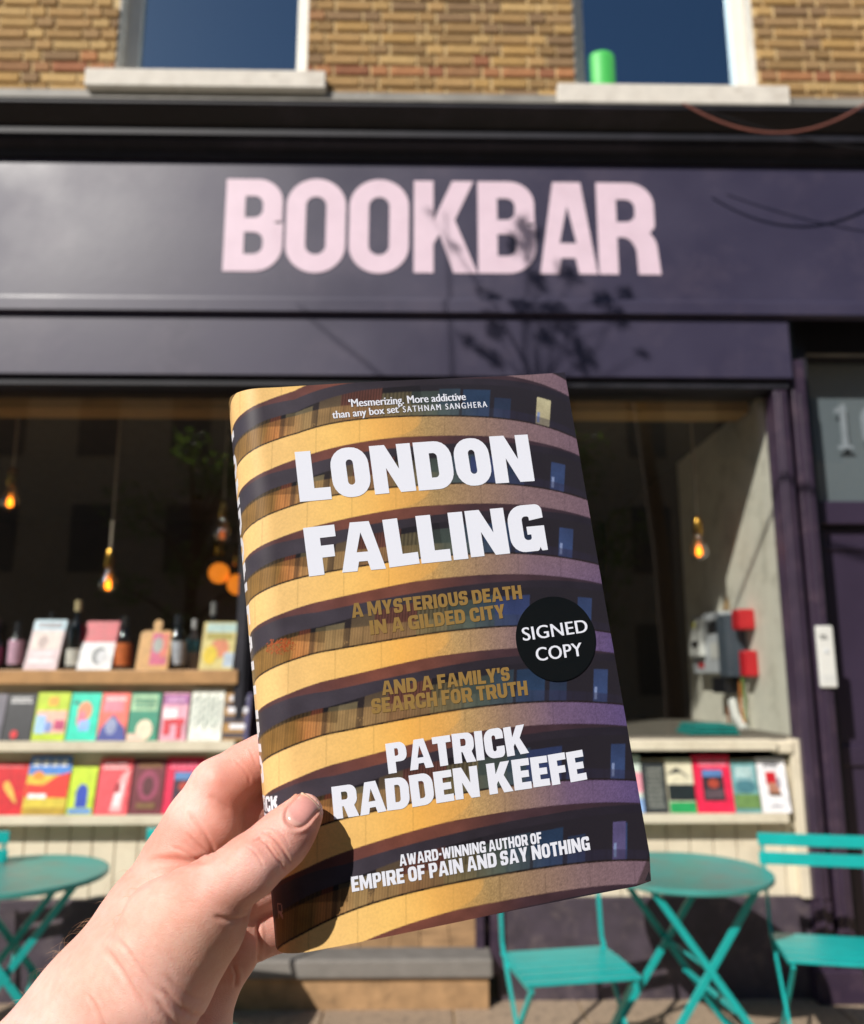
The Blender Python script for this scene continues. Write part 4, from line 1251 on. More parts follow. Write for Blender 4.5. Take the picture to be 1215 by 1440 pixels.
# tongue-and-groove stall risers
def riser(x0, x1, z0, z1, y):
    n = max(1, round((x1 - x0) / .115)); w = (x1 - x0) / n
    for i in range(n):
        part('panel_board', MB().prism_x([(y, z0), (y, z1), (y + .03, z1), (y + .03, z0)], x0 + i * w + .0025, x0 + (i + 1) * w - .0025), M_IVORY, bevel=.003)
xrb = xat(1132, 1150, 4.40)
riser(-3.3, xl_end - .035, zRise, zC0, 4.40); riser(xr_start + .06, xrb, zRise, zC0, 4.40)
part('shelf_backing', MB().box(XL, xl_end - .036, 4.405, 4.44, zC0, zOak0 - .002).box(xr_start + .061, xrb, 4.405, 4.44, zC0, zB0), M_IVORY)
part('plinth', MB().box(XL, xl_end - .01, 4.375, 4.44, -.01, zRise + .0).box(xr_start + .03, xat(1140, 1260, 4.37), 4.375, 4.44, -.01, zRise), M_PLINTH, bevel=.004)
# shelves
part('shelf_board', MB().box(-3.3, xat(330, 1045, 4.3), 4.30, 4.404, zB0, zB1), M_IVORY, bevel=.003)
part('shelf_board', MB().box(-3.3, xat(338, 1150, 4.3), 4.30, 4.404, zC0, zC1), M_IVORY, bevel=.003)
part('shelf_board', MB().box(xr_start + .07, xat(1110, 1150, 4.3), 4.30, 4.404, zC0, zC1), M_IVORY, bevel=.003)
part('shelf_board', MB().box(xr_start + .07, xat(1093, 1050, 4.3), 4.30, 4.404, zB0, zB1), M_IVORY, bevel=.003)
part('display_sill', MB().box(-3.3, xat(334, 950, 4.33), 4.33, 4.80, zOak0, zOak1), M_OAK, bevel=.004)
part('display_platform', MB().box(xr_start + .07, xr_end, 4.405, 6.1, zB0 - .05, zB1 + .012), mat('grey display deck', '6f695e', .7))
part('display_platform', MB().box(-3.3, xl_end - .05, 4.80, 4.9, .4, zOak0), M_DARKIN)
# ivory end strip to the right of the books, with a small bracket curve
xs0 = xat(1112, 1100, 4.38); 
part('end_strip', MB().box(xs0, xrb + .0, 4.345, 4.399, zRise, zB0 + .05), M_IVORY, bevel=.004)
part('shelf_bracket', MB().box(xat(1093, 1050, 4.3) - .0, xs0 + .01, 4.33, 4.40, zB0 - .02, zB1 - .004), M_IVORY, bevel=.012)
# interior
room = thing('shop_interior', 'dim shop interior seen through the glass, cream side wall lit by the sun at right', 'interior', (0, 6, 0))
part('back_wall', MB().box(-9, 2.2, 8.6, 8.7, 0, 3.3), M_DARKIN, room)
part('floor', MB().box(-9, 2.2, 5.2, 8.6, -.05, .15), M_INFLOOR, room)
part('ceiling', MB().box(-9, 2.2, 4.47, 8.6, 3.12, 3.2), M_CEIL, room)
zl0 = zat(577, 4.66)
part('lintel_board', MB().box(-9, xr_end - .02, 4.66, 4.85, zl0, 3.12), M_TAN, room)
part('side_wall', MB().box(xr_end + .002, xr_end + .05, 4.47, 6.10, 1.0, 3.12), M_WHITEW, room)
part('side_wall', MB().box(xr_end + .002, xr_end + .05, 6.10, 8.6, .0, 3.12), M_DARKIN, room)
part('back_panel', MB().box(1.0, 1.55, 6.9, 7.0, .1, 2.2), mat('brown cupboard', '33291f', .6), room)
part('counter', MB().box(-3.0, -.4, 7.2, 7.8, .1, 1.15), mat('dark counter', '2a231c', .5), room)
# central entrance recess
xe0, xe1 = xl_end + .03, xr_start - .075
zst1, zst0 = zat(1349, 4.25), zat(1377, 4.25)
part('entrance_step', MB().box(xe0 - .08, xe1 + .07, 4.25, 4.44, zst0, zst1), M_STEP, bevel=.012)
part('step_riser', MB().box(xe0 - .06, xe1 + .05, 4.275, 4.44, -.01, zst0 - .002), M_TILE)
nt_ = 8
for i in range(nt_):
    for j in range(4):
        w_ = (xe1 - xe0 + .05) / nt_
        part('floor_tile', MB().box(xe0 - .02 + i * w_ + .002, xe0 - .02 + (i + 1) * w_ - .002, 4.445 + j * .2, 4.641 + j * .2, zst1 - .02, zst1 - .004), M_TILE)
part('entrance_side', MB().box(xe0 - .06, xe0 - .03, 4.475, 5.2, zst1, 3.1).box(xe1 + .03, xe1 + .06, 4.475, 5.2, zst1, 3.1), M_PILL)
part('entrance_door', MB().box(xe0 - .03, xe1 + .03, 5.21, 5.25, zst1, 1.0).box(xe0 - .03, xe0 + .12, 5.21, 5.25, 1.0, 3.1).box(xe1 - .12, xe1 + .03, 5.21, 5.25, 1.0, 3.1), M_DOORP)
# right hand pilaster, made of fillets and hollows
xa, xb, xc, xd_, xe, xf = 1.915, 2.02, 2.056, 2.137, 2.175, 2.20
pil = thing('pilaster', 'plum fluted pilaster between the right window and the numbered door', 'pilaster', (2.05, 4.3, 0))
zt = zat(545, 4.3)
part('fillet', MB().box(xa + .03, xb, 4.30, 4.44, zRise - .0, zt), M_PILL, pil, bevel=.01)
part('hollow', MB().box(xb, xc, 4.38, 4.44, .02, zat(455, 4.38)), M_CORN, pil)
part('fillet', MB().box(xc, xd_, 4.32, 4.45, .15, zat(500, 4.3)), M_PILL, pil, bevel=.01)
part('base_block', MB().box(xa + .0, xd_ + .01, 4.285, 4.46, .0, .15), M_PILL, pil, bevel=.008)
part('bead', MB().tube([(xb - .045, 4.298, .2), (xb - .045, 4.298, zt - .02)], .012, 10), M_PILL, pil, smooth=True)
part('bead', MB().tube([(xc + .04, 4.318, .2), (xc + .04, 4.318, zt - .02)], .010, 10), M_PILL, pil, smooth=True)
part('lower_fillet', MB().box(xa + .03, xb, 4.305, 4.44, .15, zRise - .002), M_PILL, pil)
# door beside the shop
door = thing('numbered_door', 'plum panelled door at the right edge with number 10 on its fanlight', 'door', (2.7, 4.55, 0))
part('frame_post', MB().box(xe - .035, xf + .0, 4.42, 4.62, .0, 3.6), M_CORN, door)
zt0, zt1 = zat(704, 4.56), zat(503, 4.56)
part('transom', MB().box(xf, 3.4, 4.53, 4.60, zat(735, 4.53), zt0), M_DOORP, door, bevel=.006)
part('head', MB().box(xe - .035, 3.4, 4.50, 4.62, zt1, 3.9), M_CORN, door)
part('head_bead', MB().box(xf, 3.4, 4.485, 4.499, zt1, zt1 + .012), M_LEAD, door)
pane('fanlight_pane', xf, 3.4, zt0, zt1, 4.57, M_GLASS, door)
part('hall_wall', MB().box(xf - .1, 3.6, 4.95, 5.0, zt0 - .3, zt0 + .56), mat('grey hall wall', '5d6468', .8), door)
part('frosted_panel', MB().box(xf - .02, 3.4, 4.60, 4.606, zt0 - .02, zt1 + .02), mat('frosted grey glazing', '6e777d', .45, var=.06, scale=2), door)
part('hall_dark', MB().box(xf - .1, 3.6, 5.0, 5.05, zt0 - .3, 4.0), M_DARKIN, door)
part('door_leaf', MB().box(xf, 3.3, 4.585, 4.63, .1, zat(742, 4.585)), M_DOORP, door)
zp = zat(772, 4.57)
part('stile', MB().box(xf, xf + .06, 4.572, 4.584, .1, zp + .03), M_DOORP, door, bevel=.003)
part('top_rail', MB().box(xf + .061, 3.3, 4.572, 4.584, zp - .0, zp + .03), M_DOORP, door, bevel=.003)
part('lock_rail', MB().box(xf + .061, 3.3, 4.566, 4.584, zat(1078, 4.57), zat(1050, 4.57)), M_DOORP, door, bevel=.004)
M_NUM = mat('etched white number', '7c858b', .7)
def flat_poly(name, cs, m, parent, y):
    flat, tr = tess(cs); me = bpy.data.meshes.new(name)
    org = Vector(parent.location)
    me.from_pydata([(x - org.x, y - org.y, z - org.z) for x, z in flat], [], tr); me.materials.append(m)
    return link_mesh(name, me, parent)
nz0, nz1 = zat(631, 4.56, 1180), zat(568, 4.56, 1180); nh = nz1 - nz0; nx = xat(1176, 600, 4.56)
flat_poly('number', [[(nx + x * nh, nz0 + z * nh) for x, z in [(0, 0), (.34, 0), (.34, .06), (.24, .09), (.24, 1), (.18, 1), (-.02, .86), (-.02, .80), (.10, .83), (.10, .09), (0, .06)]]], M_NUM, door, 4.562)
nx += .55 * nh
flat_poly('number', [[(nx + x * nh, nz0 + z * nh) for x, z in fillet([(0, 0, .33), (.66, 0, .33), (.66, 1, .33), (0, 1, .33)], 10)], [(nx + x * nh, nz0 + z * nh) for x, z in fillet([(.14, .06, .22), (.14, .94, .22), (.52, .94, .22), (.52, .06, .22)], 10)]], M_NUM, door, 4.562)
# intercom plate
px0, px1, pz0, pz1 = 2.062, 2.150, 1.476, 1.79
ic = thing('intercom', 'white upright intercom plate with a round button on the pilaster', 'intercom', ((px0 + px1) / 2, 4.32, pz0))
part('plate', MB().box(px0, px1, 4.297, 4.319, pz0, pz1), M_WPLAS, ic, bevel=.008)
part('button', MB().lathe([(.011, 0), (.011, .004), (.008, .005)], (0, 0, 0), 20, Matrix.Translation((2.106, 4.297, 1.66)) @ Matrix.Rotation(math.radians(90), 4, 'X')), M_GREYPL, ic)
part('speaker_slot', MB().box(2.078, 2.112, 4.2955, 4.2968, 1.735, 1.742).box(2.082, 2.118, 4.2955, 4.2968, 1.722, 1.728), M_BLACK, ic)
part('name_strip', MB().box(2.072, 2.142, 4.2955, 4.2968, 1.530, 1.534).box(2.072, 2.142, 4.2955, 4.2968, 1.512, 1.515), M_GREYPL, ic)

# ------------------------------------------------------------------ electricity meter on the cream side wall
XM = xr_end
mt_ = thing('electricity_meter', 'grey meter cabinet with red switches on the sunlit cream wall inside', 'meter', (XM, 5.4, 1.7))
part('cabinet', MB().box(XM - .09, XM, 5.15, 5.72, 1.55, 1.93), M_GREYPL, mt_, bevel=.006)
part('meter_box', MB().box(XM - .13, XM - .091, 5.45, 5.66, 1.66, 1.90), M_WPLAS, mt_, bevel=.005)
part('dark_panel', MB().box(XM - .12, XM, 5.00, 5.148, 1.53, 1.90), mat('slate grey plastic', '4a5560', .5), mt_, bevel=.004)
part('fuse_box', MB().box(XM - .11, XM - .001, 5.10, 5.32, 1.43, 1.528), M_BLACK, mt_, bevel=.004)
part('switch', MB().box(XM - .10, XM, 4.84, 4.95, 1.80, 1.92), M_RED, mt_, bevel=.012)
part('switch', MB().box(XM - .08, XM, 4.84, 4.93, 1.53, 1.68), M_RED, mt_, bevel=.012)
part('label_sticker', MB().box(XM - .134, XM - .1315, 5.52, 5.58, 1.85, 1.89), mat('yellow sticker', 'cfc83a', .5), mt_)
part('label_sticker', MB().box(XM - .134, XM - .1315, 5.48, 5.60, 1.72, 1.76), M_BLACK, mt_)
part('label_sticker', MB().box(XM - .094, XM - .0915, 5.20, 5.36, 1.64, 1.74), M_WPLAS, mt_)
part('meter_window', MB().box(XM - .094, XM - .0915, 5.22, 5.40, 1.80, 1.88), M_BLACK, mt_)
part('warning_label', MB().box(XM - .094, XM - .0915, 5.50, 5.60, 1.585, 1.62), M_RED, mt_)
part('conduit', MB().tube([(XM - .05, 5.17, 1.429), (XM - .05, 5.12, 1.30), (XM - .05, 4.98, 1.22)], .028, 12), M_WPLAS, mt_, smooth=True)
part('cable', MB().tube([(XM - .04, 5.26, 1.43), (XM - .04, 5.27, 1.21)], .007, 8), mat('brown cable', '9a5a30', .5), mt_)
part('cable', MB().tube([(XM - .04, 5.04, 1.53), (XM - .04, 5.05, 1.36), (XM - .04, 4.99, 1.21)], .007, 8), mat('orange cable', 'd08040', .5), mt_)
part('cable', MB().tube([(XM - .035, 5.015, 1.53), (XM - .03, 5.0, 1.38), (XM - .035, 5.03, 1.21)], .006, 8), mat('green earth cable', '7a9a4a', .5), mt_)
# folded teal cloth on the sill
tc_ = MB(); n_ = 20
x0, x1 = xat(970, 1022, 4.5), xat(1036, 1022, 4.5)
for i in range(3):
    tc_.prism_x([(4.47, zB1 + .014 + i * .018), (4.46, zB1 + .022 + i * .018), (4.47, zB1 + .030 + i * .018), (4.74, zB1 + .030 + i * .018), (4.74, zB1 + .014 + i * .018)], x0 + i * .012, x1 - i * .008)
o = tc_.build('folded_cloth', mat('teal cotton', '158f88', .8, bump=.3)); tag(o, 'folded teal cloth lying on the right window deck below the meter', 'cloth')

# ------------------------------------------------------------------ pendant lamps
M_BULBG = glass_mat('amber bulb glass', (1.0, .80, .55), boost=3.0, rough=.05)
M_FIL = emis_mat('glowing filament', 'ff9420', 6.0)
def pendant(px, py, Y, label, ztop=None, r=.054, e=None, glow=0, globe=False):
    c = at(px, py, Y)
    t = thing('pendant_lamp', label, 'lamp', tuple(c), 0, 'bare bulb pendants hanging in the shop')
    zt_ = (ztop or 3.12) - c[2]
    if globe:
        MB().lathe([(r * math.sin(q * math.pi / 12) + .001, -r * math.cos(q * math.pi / 12)) for q in range(13)], (0, 0, 0), 20).build('globe', e, t, smooth=True)
    else:
        MB().lathe([(.004, -r), (r * .38, -r * .93), (r * .72, -r * .7), (r * .95, -r * .3), (r, .1 * r), (r * .92, r * .5), (r * .7, r * 1.0), (r * .45, r * 1.5), (r * .4, r * 1.9)], (0, 0, 0), 20).build('bulb', M_BULBG, t, smooth=True)
        MB().lathe([(.003, -r * .6), (r * .30, -r * .4), (r * .34, -r * .05), (r * .25, r * .35), (.003, r * .5)], (0, 0, 0), 12).build('filament', e or M_FIL, t, smooth=True)
    MB().lathe([(r * .48, r * 1.8), (r * .55, r * 2.0), (r * .55, r * 3.4), (r * .35, r * 3.9), (.006, r * 4.0)], (0, 0, 0), 16).build('socket', M_BRASS, t, smooth=True)
    MB().tube([(0, 0, r * 3.9), (0, 0, zt_)], .008, 8).build('flex', M_CORD, t)
    if glow:
        ll = bpy.data.lights.new('bulb_light', 'POINT'); ll.energy = glow; ll.color = (1.0, .62, .32); ll.shadow_soft_size = r * .9
        lo_ = bpy.data.objects.new('bulb_light', ll); COL.objects.link(lo_); lo_.parent = t
    MB().lathe([(.045, zt_ - .02), (.045, zt_ - .001), (.01, zt_)], (0, 0, 0), 16).build('ceiling_rose', M_BRASS, t)
    return t
pendant(14, 706, 4.95, 'amber pendant bulb at the far left of the left window')
pendant(152, 822, 4.95, 'lowest amber pendant bulb, hanging over the row of bottles')
pendant(313, 752, 4.95, 'unlit clear pendant bulb just left of the held book', e=emis_mat('dim filament', 'c86a20', .5))
pendant(283, 598, 7.4, 'small round amber bulb high up at the back of the left window', r=.05, glow=9)
pendant(308, 806, 8.1, 'soft orange lamp low at the back of the shop, left one of two', r=.10, e=emis_mat('soft orange lamp', 'e07a20', 1.1), globe=True)
pendant(334, 822, 8.1, 'soft orange lamp low at the back, partly behind the held book', r=.10, e=emis_mat('soft orange lamp two', 'e07a20', 1.1), globe=True)
pendant(983, 775, 4.95, 'amber pendant bulb hanging alone in the right window')

# ------------------------------------------------------------------ books and bottles on display
def rect(u0, v0, u1, v1): return [(u0, v0), (u1, v0), (u1, v1), (u0, v1)]
def oval(cu, cv, ru, rv, n=18): return [(cu + ru * math.cos(2 * math.pi * k / n), cv + rv * math.sin(2 * math.pi * k / n)) for k in range(n)]
def display_book(px0, px1, py_top, zs, Yb, label, base, prints, lean=12, spine=None, group='books displayed face out', thick=.022, pym=1000):
    xa = xat(px0, pym, Yb); xb = xat(px1, pym, Yb)
    la = math.radians(lean)
    H = (zat(py_top, Yb + .05) - zs) / math.cos(la); W = xb - xa
    t = thing('display_book', label, 'book', ((xa + xb) / 2, Yb, zs + .002), 0, group)
    t.rotation_euler = (-la, 0, random.uniform(-.03, .03))
    m = cmat(base)
    MB().box(-W/2, W/2, 0, .003, 0, H).box(-W/2, W/2, thick - .003, thick, 0, H).box(-W/2 - .002, -W/2 + .001, 0, thick, 0, H).build('cover', m if spine is None else m, t)
    MB().box(-W/2 + .003, W/2 - .003, .0035, thick - .0035, .003, H - .003).build('pages', M_PAGES, t)
    if spine: MB().box(-W/2 - .004, -W/2 - .0022, 0, thick, 0, H).build('spine', cmat(spine), t)
    mats = []; mb = MB()
    for i, (c, poly) in enumerate(prints):
        mm = cmat(c)
        if mm not in mats: mats.append(mm)
        mb.cm = mats.index(mm)
        y = -.0004 - i * .00025
        n = len(poly)
        mb.add([((u - .5) * W, y, v * H) for u, v in poly], [tuple(range(n))])
    if mats: mb.build('cover_print', mats, t)
    return t
YR_ = 4.325
def bars(c, u0, u1, v0, v1, n, jit=.2):
    r = random.Random(int(u0 * 97 + v0 * 1000 + n)); out = []
    h = (v1 - v0) / (n * 1.6)
    for i in range(n):
        a = v0 + i * (v1 - v0) / n
        x = u0 + r.uniform(0, jit) * (u1 - u0) * .3
        while x < u1 - .06:
            w = r.uniform(.05, .11); out.append((c, rect(x, a, min(u1, x + w), a + h))); x += w + .022
    return out
# middle row, on the upper ivory shelf
z_ = zB1
B = lambda *a, **k: display_book(*a[:3], z_, YR_, *a[3:], **k)
B(-30, 3, 976, 'grey edge of a book at the left end of the middle row', '6a6670', [])
B(5, 45, 976, 'black book with white title and a red dot, middle row', '26282c', bars('d8d8d8', .1, .9, .80, .95, 2) + [('d02028', oval(.42, .13, .13, .09))])
B(47, 93, 974, 'lime green book with a pink and blue street scene on its cover', 'b4cc28', [('e0a23a', rect(.35, .72, .65, .9)), ('e8b4a0', rect(.05, .15, .98, .62)), ('9cc4ec', rect(.05, .15, .35, .52)), ('b8406c', rect(.62, .22, .95, .42)), ('7a90c8', oval(.45, .28, .12, .12)), ('b4cc28', rect(.0, .0, 1, .12))])
B(95, 137, 975, 'turquoise book with an orange and blue face shape in the middle', '16d0b0', [('f09068', oval(.5, .62, .24, .2)), ('e87a8a', oval(.42, .45, .16, .18)), ('8cb4f0', rect(.36, .2, .72, .42)), ('1a6a5a', rect(.08, .76, .3, .82))])
B(138, 178, 975, 'coral book with a navy figure, right of the turquoise book', 'f07060', [('ee8494', rect(.1, .6, .8, .95)), *bars('f6d8d0', .15, .9, .84, .94, 1), ('3c4a94', [(0, 0), (1, 0), (.95, .25), (.7, .4), (.5, .55), (.3, .42), (.1, .25)]), ('9098b8', oval(.45, .3, .2, .18))])
B(180, 222, 975, 'green book with a pale cream flower and sage title block', '2e8a6e', [('a8cca0', rect(.02, .62, .9, .96)), ('e8d4b8', oval(.55, .22, .28, .22)), ('ecc8b4', rect(.0, .0, .5, .14))] + bars('5a9a80', .1, .85, .68, .92, 3))
B(226, 262, 975, 'purple topped book with a red and white letter design', 'e0a4b4', [('9c5a94', rect(0, .76, 1, .97)), *bars('d8a8cc', .12, .9, .82, .93, 1), ('f0e4e4', rect(.05, .45, .6, .66)), ('c8303c', rect(.1, .12, .36, .45)), ('c8303c', rect(.36, .34, .9, .46)), ('c8303c', rect(.62, .04, .82, .36))])
hb = []
for i in range(7):
    for j in range(7):
        u, v = .08 + i * .13, .30 + j * .085
        s_ = .055 if (i + j) % 2 else -.055
        hb.append(('3a6a60', [(u - .05, v - s_), (u - .03, v - s_ - .016), (u + .05, v + s_), (u + .03, v + s_ + .016)]))
B(266, 312, 968, 'white book patterned with dark green herringbone strokes', 'e6e8dc', hb)
B(314, 350, 975, 'gold and dark banded book with white title, right end of middle row', 'a87e40', [('3a3038', rect(.0, .70, 1, .80)), ('3a3038', rect(.0, .36, 1, .52)), ('3a3038', rect(.0, .05, 1, .16)), ('3a3560', rect(.82, .0, 1, 1)), ('e8e8ee', rect(.15, .84, .85, .94)), ('e8e8ee', rect(.12, .58, .9, .69)), ('e8e8ee', rect(.25, .24, .85, .34))])
# bottom row, on the lower ivory shelf
z_ = zC1
B(-30, 33, 1073, 'red book with a small gold bird at the left of the bottom row', 'cc1a24', [('e6b450', [(.50, .62), (.60, .66), (.72, .50), (.86, .22), (.78, .24), (.62, .40), (.52, .50)]), ('d8888c', rect(.1, .92, .9, .94))], pym=1100)
B(34, 94, 1063, 'large blue, red and yellow illustrated book in the bottom row', 'd8c040', [('4a84d0', rect(0, .68, 1, 1)), ('f0f0f0', rect(.08, .82, .24, .94)), ('f0f0f0', rect(.30, .82, .46, .94)), ('f0f0f0', rect(.52, .82, .68, .94)), ('f0f0f0', rect(.74, .82, .9, .94)), ('f0902c', oval(.25, .66, .13, .08)), ('e03828', [(.0, .30), (.98, .28), (1, .72), (.7, .66), (.4, .50), (0, .52)]), ('f0f0ec', rect(.08, .27, .5, .35)), ('b09028', rect(0, .0, 1, .12))], pym=1100)
B(96, 132, 1078, 'small lime book with a dark blue figure', 'c0d830', [('2444b0', oval(.5, .42, .24, .22)), ('2444b0', rect(.28, .14, .74, .34)), ('5a8ad0', rect(.05, .02, .95, .12))], pym=1100)
B(135, 181, 1066, 'coral red book with a pale pink hand shape', 'e0525a', [('f0b0b0', [(.45, .05), (.8, .05), (.85, .5), (.95, .8), (.7, .7), (.55, .45)]), ('f6dede', [(.5, .15), (.72, .15), (.8, .55), (.62, .5)]), ('a83840', rect(.5, .38, .7, .55)), *bars('f8c8c8', .1, .9, .80, .95, 2)], pym=1100)
B(184, 228, 1067, 'maroon book with a dull pink oval pattern', '6e2c34', [('95405a', oval(.5, .52, .34, .28)), ('5a2a30', oval(.5, .5, .18, .18)), *bars('9a7444', .1, .9, .84, .94, 2), ('7a5a34', rect(.2, .1, .8, .2))], pym=1100)
B(230, 283, 1065, 'crimson book with a dark picture panel, left of the hand', 'd8204c', [('3c2c3c', rect(.22, .18, .76, .74)), ('5a84b8', rect(.24, .60, .74, .74)), ('b04030', oval(.5, .48, .14, .08)), *bars('f0809c', .1, .9, .80, .94, 2), *bars('f0a0b0', .2, .8, .06, .12, 1)], pym=1100)
B(286, 330, 1070, 'cream book in the bottom row partly behind the fingers', 'd8d0c0', [], pym=1100)
B(850, 905, 1064, 'pale book with pink and blue lower half beside the held book', 'c8d4c8', [('e89aa8', rect(.55, .35, 1, .7)), ('90b0e0', rect(.55, .0, 1, .25))], pym=1100)
B(907, 939, 1072, 'charcoal book filled with small pale lettering', '34383a', bars('8a8c84', .12, .88, .1, .9, 9), pym=1100)
B(941, 978, 1068, 'cream book with a black band and green foot', 'd8d0b4', [('20282a', rect(0, .22, 1, .52)), ('2a9a58', rect(0, .0, 1, .2)), ('3a3c38', [(.0, .7), (.4, .84), (.9, .62), (.5, .74)])], pym=1100)
B(980, 1032, 1063, 'bright crimson book with a dark framed picture, right window', 'e0284c', [('342c34', rect(.20, .20, .78, .74)), ('5a7eb4', rect(.22, .62, .76, .74)), ('a84434', oval(.5, .5, .16, .08)), *bars('f08ca0', .12, .9, .80, .94, 2), ('5a4a50', rect(.24, .24, .74, .40))], pym=1100)
B(1033, 1068, 1071, 'misty blue green landscape book', '6a9c9c', [('8ab0b4', rect(.1, .6, .9, .9)), *bars('c8dcd8', .15, .85, .70, .88, 2), ('6a8a50', rect(0, .08, 1, .35)), ('4a7a84', oval(.5, .5, .4, .12))], pym=1100)
B(1071, 1110, 1067, 'white book with a small red and brown picture', 'eae8ea', [('c0202c', rect(.25, .50, .62, .74)), ('b07a64', rect(.3, .34, .7, .54)), ('5a4030', rect(.3, .30, .75, .36)), ('9a94a0', rect(.62, .46, .76, .62)), *bars('5a5860', .2, .8, .82, .92, 2), *bars('8a8890', .3, .7, .1, .16, 1)], pym=1100)
# top row behind the glass, on the oak sill
z_ = zOak1
def T_(px0, px1, py, label, base, prints, **k): return display_book(px0, px1, py, z_, 4.50, label, base, prints, lean=20, pym=900, **k)
T_(36, 82, 872, 'pale blue and pink book leaning on the oak sill', 'd8b8c0', [('b4d4e4', rect(0, .78, 1, 1)), ('e8cfc8', rect(.05, .4, .95, .76)), ('b0908c', oval(.4, .55, .16, .14)), ('ecdce4', rect(.1, .12, .9, .22)), ('ecdce4', rect(.15, .28, .8, .34)), *bars('a88890', .1, .9, .84, .95, 2)])
T_(111, 158, 874, 'book with red top half and white lower half with a grey profile', 'ecebf0', [('d00a34', rect(0, .56, 1, 1)), ('6a6a70', oval(.58, .28, .22, .18)), ('d0d0d8', oval(.66, .26, .16, .13))])
T_(282, 328, 875, 'yellow and peach photo book at the right end of the oak sill', 'e6d488', [('bcd8d4', rect(.08, .78, 1, .97)), ('e88a60', oval(.55, .45, .28, .2)), ('f2d000', oval(.28, .3, .22, .2)), ('c4d4e8', rect(.7, .05, 1, .35)), ('b8a84a', rect(.1, .62, .9, .76))], spine='d8963c')
# paddle shaped board with a magenta print
pz = zOak1; pX0, pX1 = xat(193, 930, 4.5), xat(238, 930, 4.5); pW = pX1 - pX0; pH = zat(885, 4.56) - pz
pd = thing('paddle_board', 'golden wooden paddle board with a round handle and magenta print', 'board', ((pX0 + pX1) / 2, 4.47, pz + .001), 0); pd.rotation_euler = (-math.radians(18), 0, 0)
out = fillet([(-pW/2, 0, .01), (pW/2, 0, .01), (pW/2, pH, .025), (.018, pH, .0), (.018, pH + .012), (.024, pH + .03, .01), (.018, pH + .062, .015), (-.018, pH + .062, .015), (-.024, pH + .03, .01), (-.018, pH + .012), (-.018, pH, 0), (-pW/2, pH, .025)])
n = len(out); mb = MB(); mb.add([(x, 0, z) for x, z in out] + [(x, .018, z) for x, z in out], [tuple(range(n)), tuple(reversed(range(n, 2 * n)))] + [(i, (i + 1) % n, (i + 1) % n + n, i + n) for i in range(n)])
mb.build('board', cmat('dba04c'), pd)
mb = MB(); mats = [cmat('d8457c'), cmat('e87058'), cmat('a8aca8')]
mb.add([(x, -.0006, z) for x, z in ((-pW * .1, pH * .12), (pW * .42, pH * .12), (pW * .42, pH * .93), (-pW * .1, pH * .93))], [(0, 1, 2, 3)]); mb.cm = 1
mb.add([(x, -.001, z) for x, z in ((pW * .2, pH * .3), (pW * .42, pH * .3), (pW * .42, pH * .93), (pW * .2, pH * .93))], [(0, 1, 2, 3)]); mb.cm = 2
mb.add([(pW * .1 + u * pW * .16, -.0014, pH * .62 + v * pH * .2) for u, v in oval(0, 0, 1, 1)], [tuple(range(18))])
mb.build('print', mats, pd)
M_BOT = mat('dark bottle glass', '0d1210', .06, var=.02, bump=0, spec=.8, coat=.5)
def bottle(px, py_top, r, label, lab, capc, Yb=4.56, lz=(.1, .45), hcap=.13, neck=.36, glassm=None):
    c = at(px, 930, Yb); H = zat(py_top, Yb) - zOak1
    t = thing('bottle', label, 'bottle', (c[0], Yb, zOak1 + .001), 0, 'bottles on the oak sill')
    rn = r * neck
    MB().lathe([(r * .9, 0), (r, .01), (r, H * .55), (r * .8, H * .66), (rn, H * .76), (rn, H * .93)], (0, 0, 0), 24).build('glass_body', glassm or M_BOT, t, smooth=True)
    MB().lathe([(rn * 1.15, H * (1 - hcap * 1.5)), (rn * 1.2, H), (rn * .5, H + .003)], (0, 0, 0), 20).build('cap', cmat(capc), t, smooth=True)
    MB().lathe([(r + .0008, H * lz[0]), (r + .0008, H * lz[1])], (0, 0, 0), 24).build('label', cmat(lab), t, smooth=True)
    return t
bottle(-8, 872, .036, 'dark bottle cut by the left edge of the photo', '8a3a60', '3a2030')
bottle(21, 876, .038, 'dark bottle with a tall pale pink label', 'd8b0c8', '20242a', lz=(.12, .62))
bottle(104, 846, .042, 'tall dark bottle with a pale gold capped neck and white label', 'd8d8d0', 'c8b88c', lz=(.06, .30), hcap=.10)
bottle(173, 868, .044, 'short bottle with an orange label', 'd0703c', '202224', lz=(.08, .50), neck=.5)
bottle(248, 866, .046, 'dark bottle with a white label beside the paddle board', 'c4ccd8', '20242c', lz=(.1, .52), neck=.42)
bottle(271, 872, .034, 'small bottle with a white and sky blue label', '5aa0b8', 'c8c8c8', Yb=4.66, lz=(.35, .6), glassm=cmat('b8b4b4'))
bottle(297, 848, .040, 'dark bottle standing behind the yellow photo book', '3a3a40', '8a8a88', Yb=4.68)
bottle(68, 862, .036, 'slim dark bottle hidden behind the pale blue and pink book', '2a2a30', '15181c', Yb=4.70)

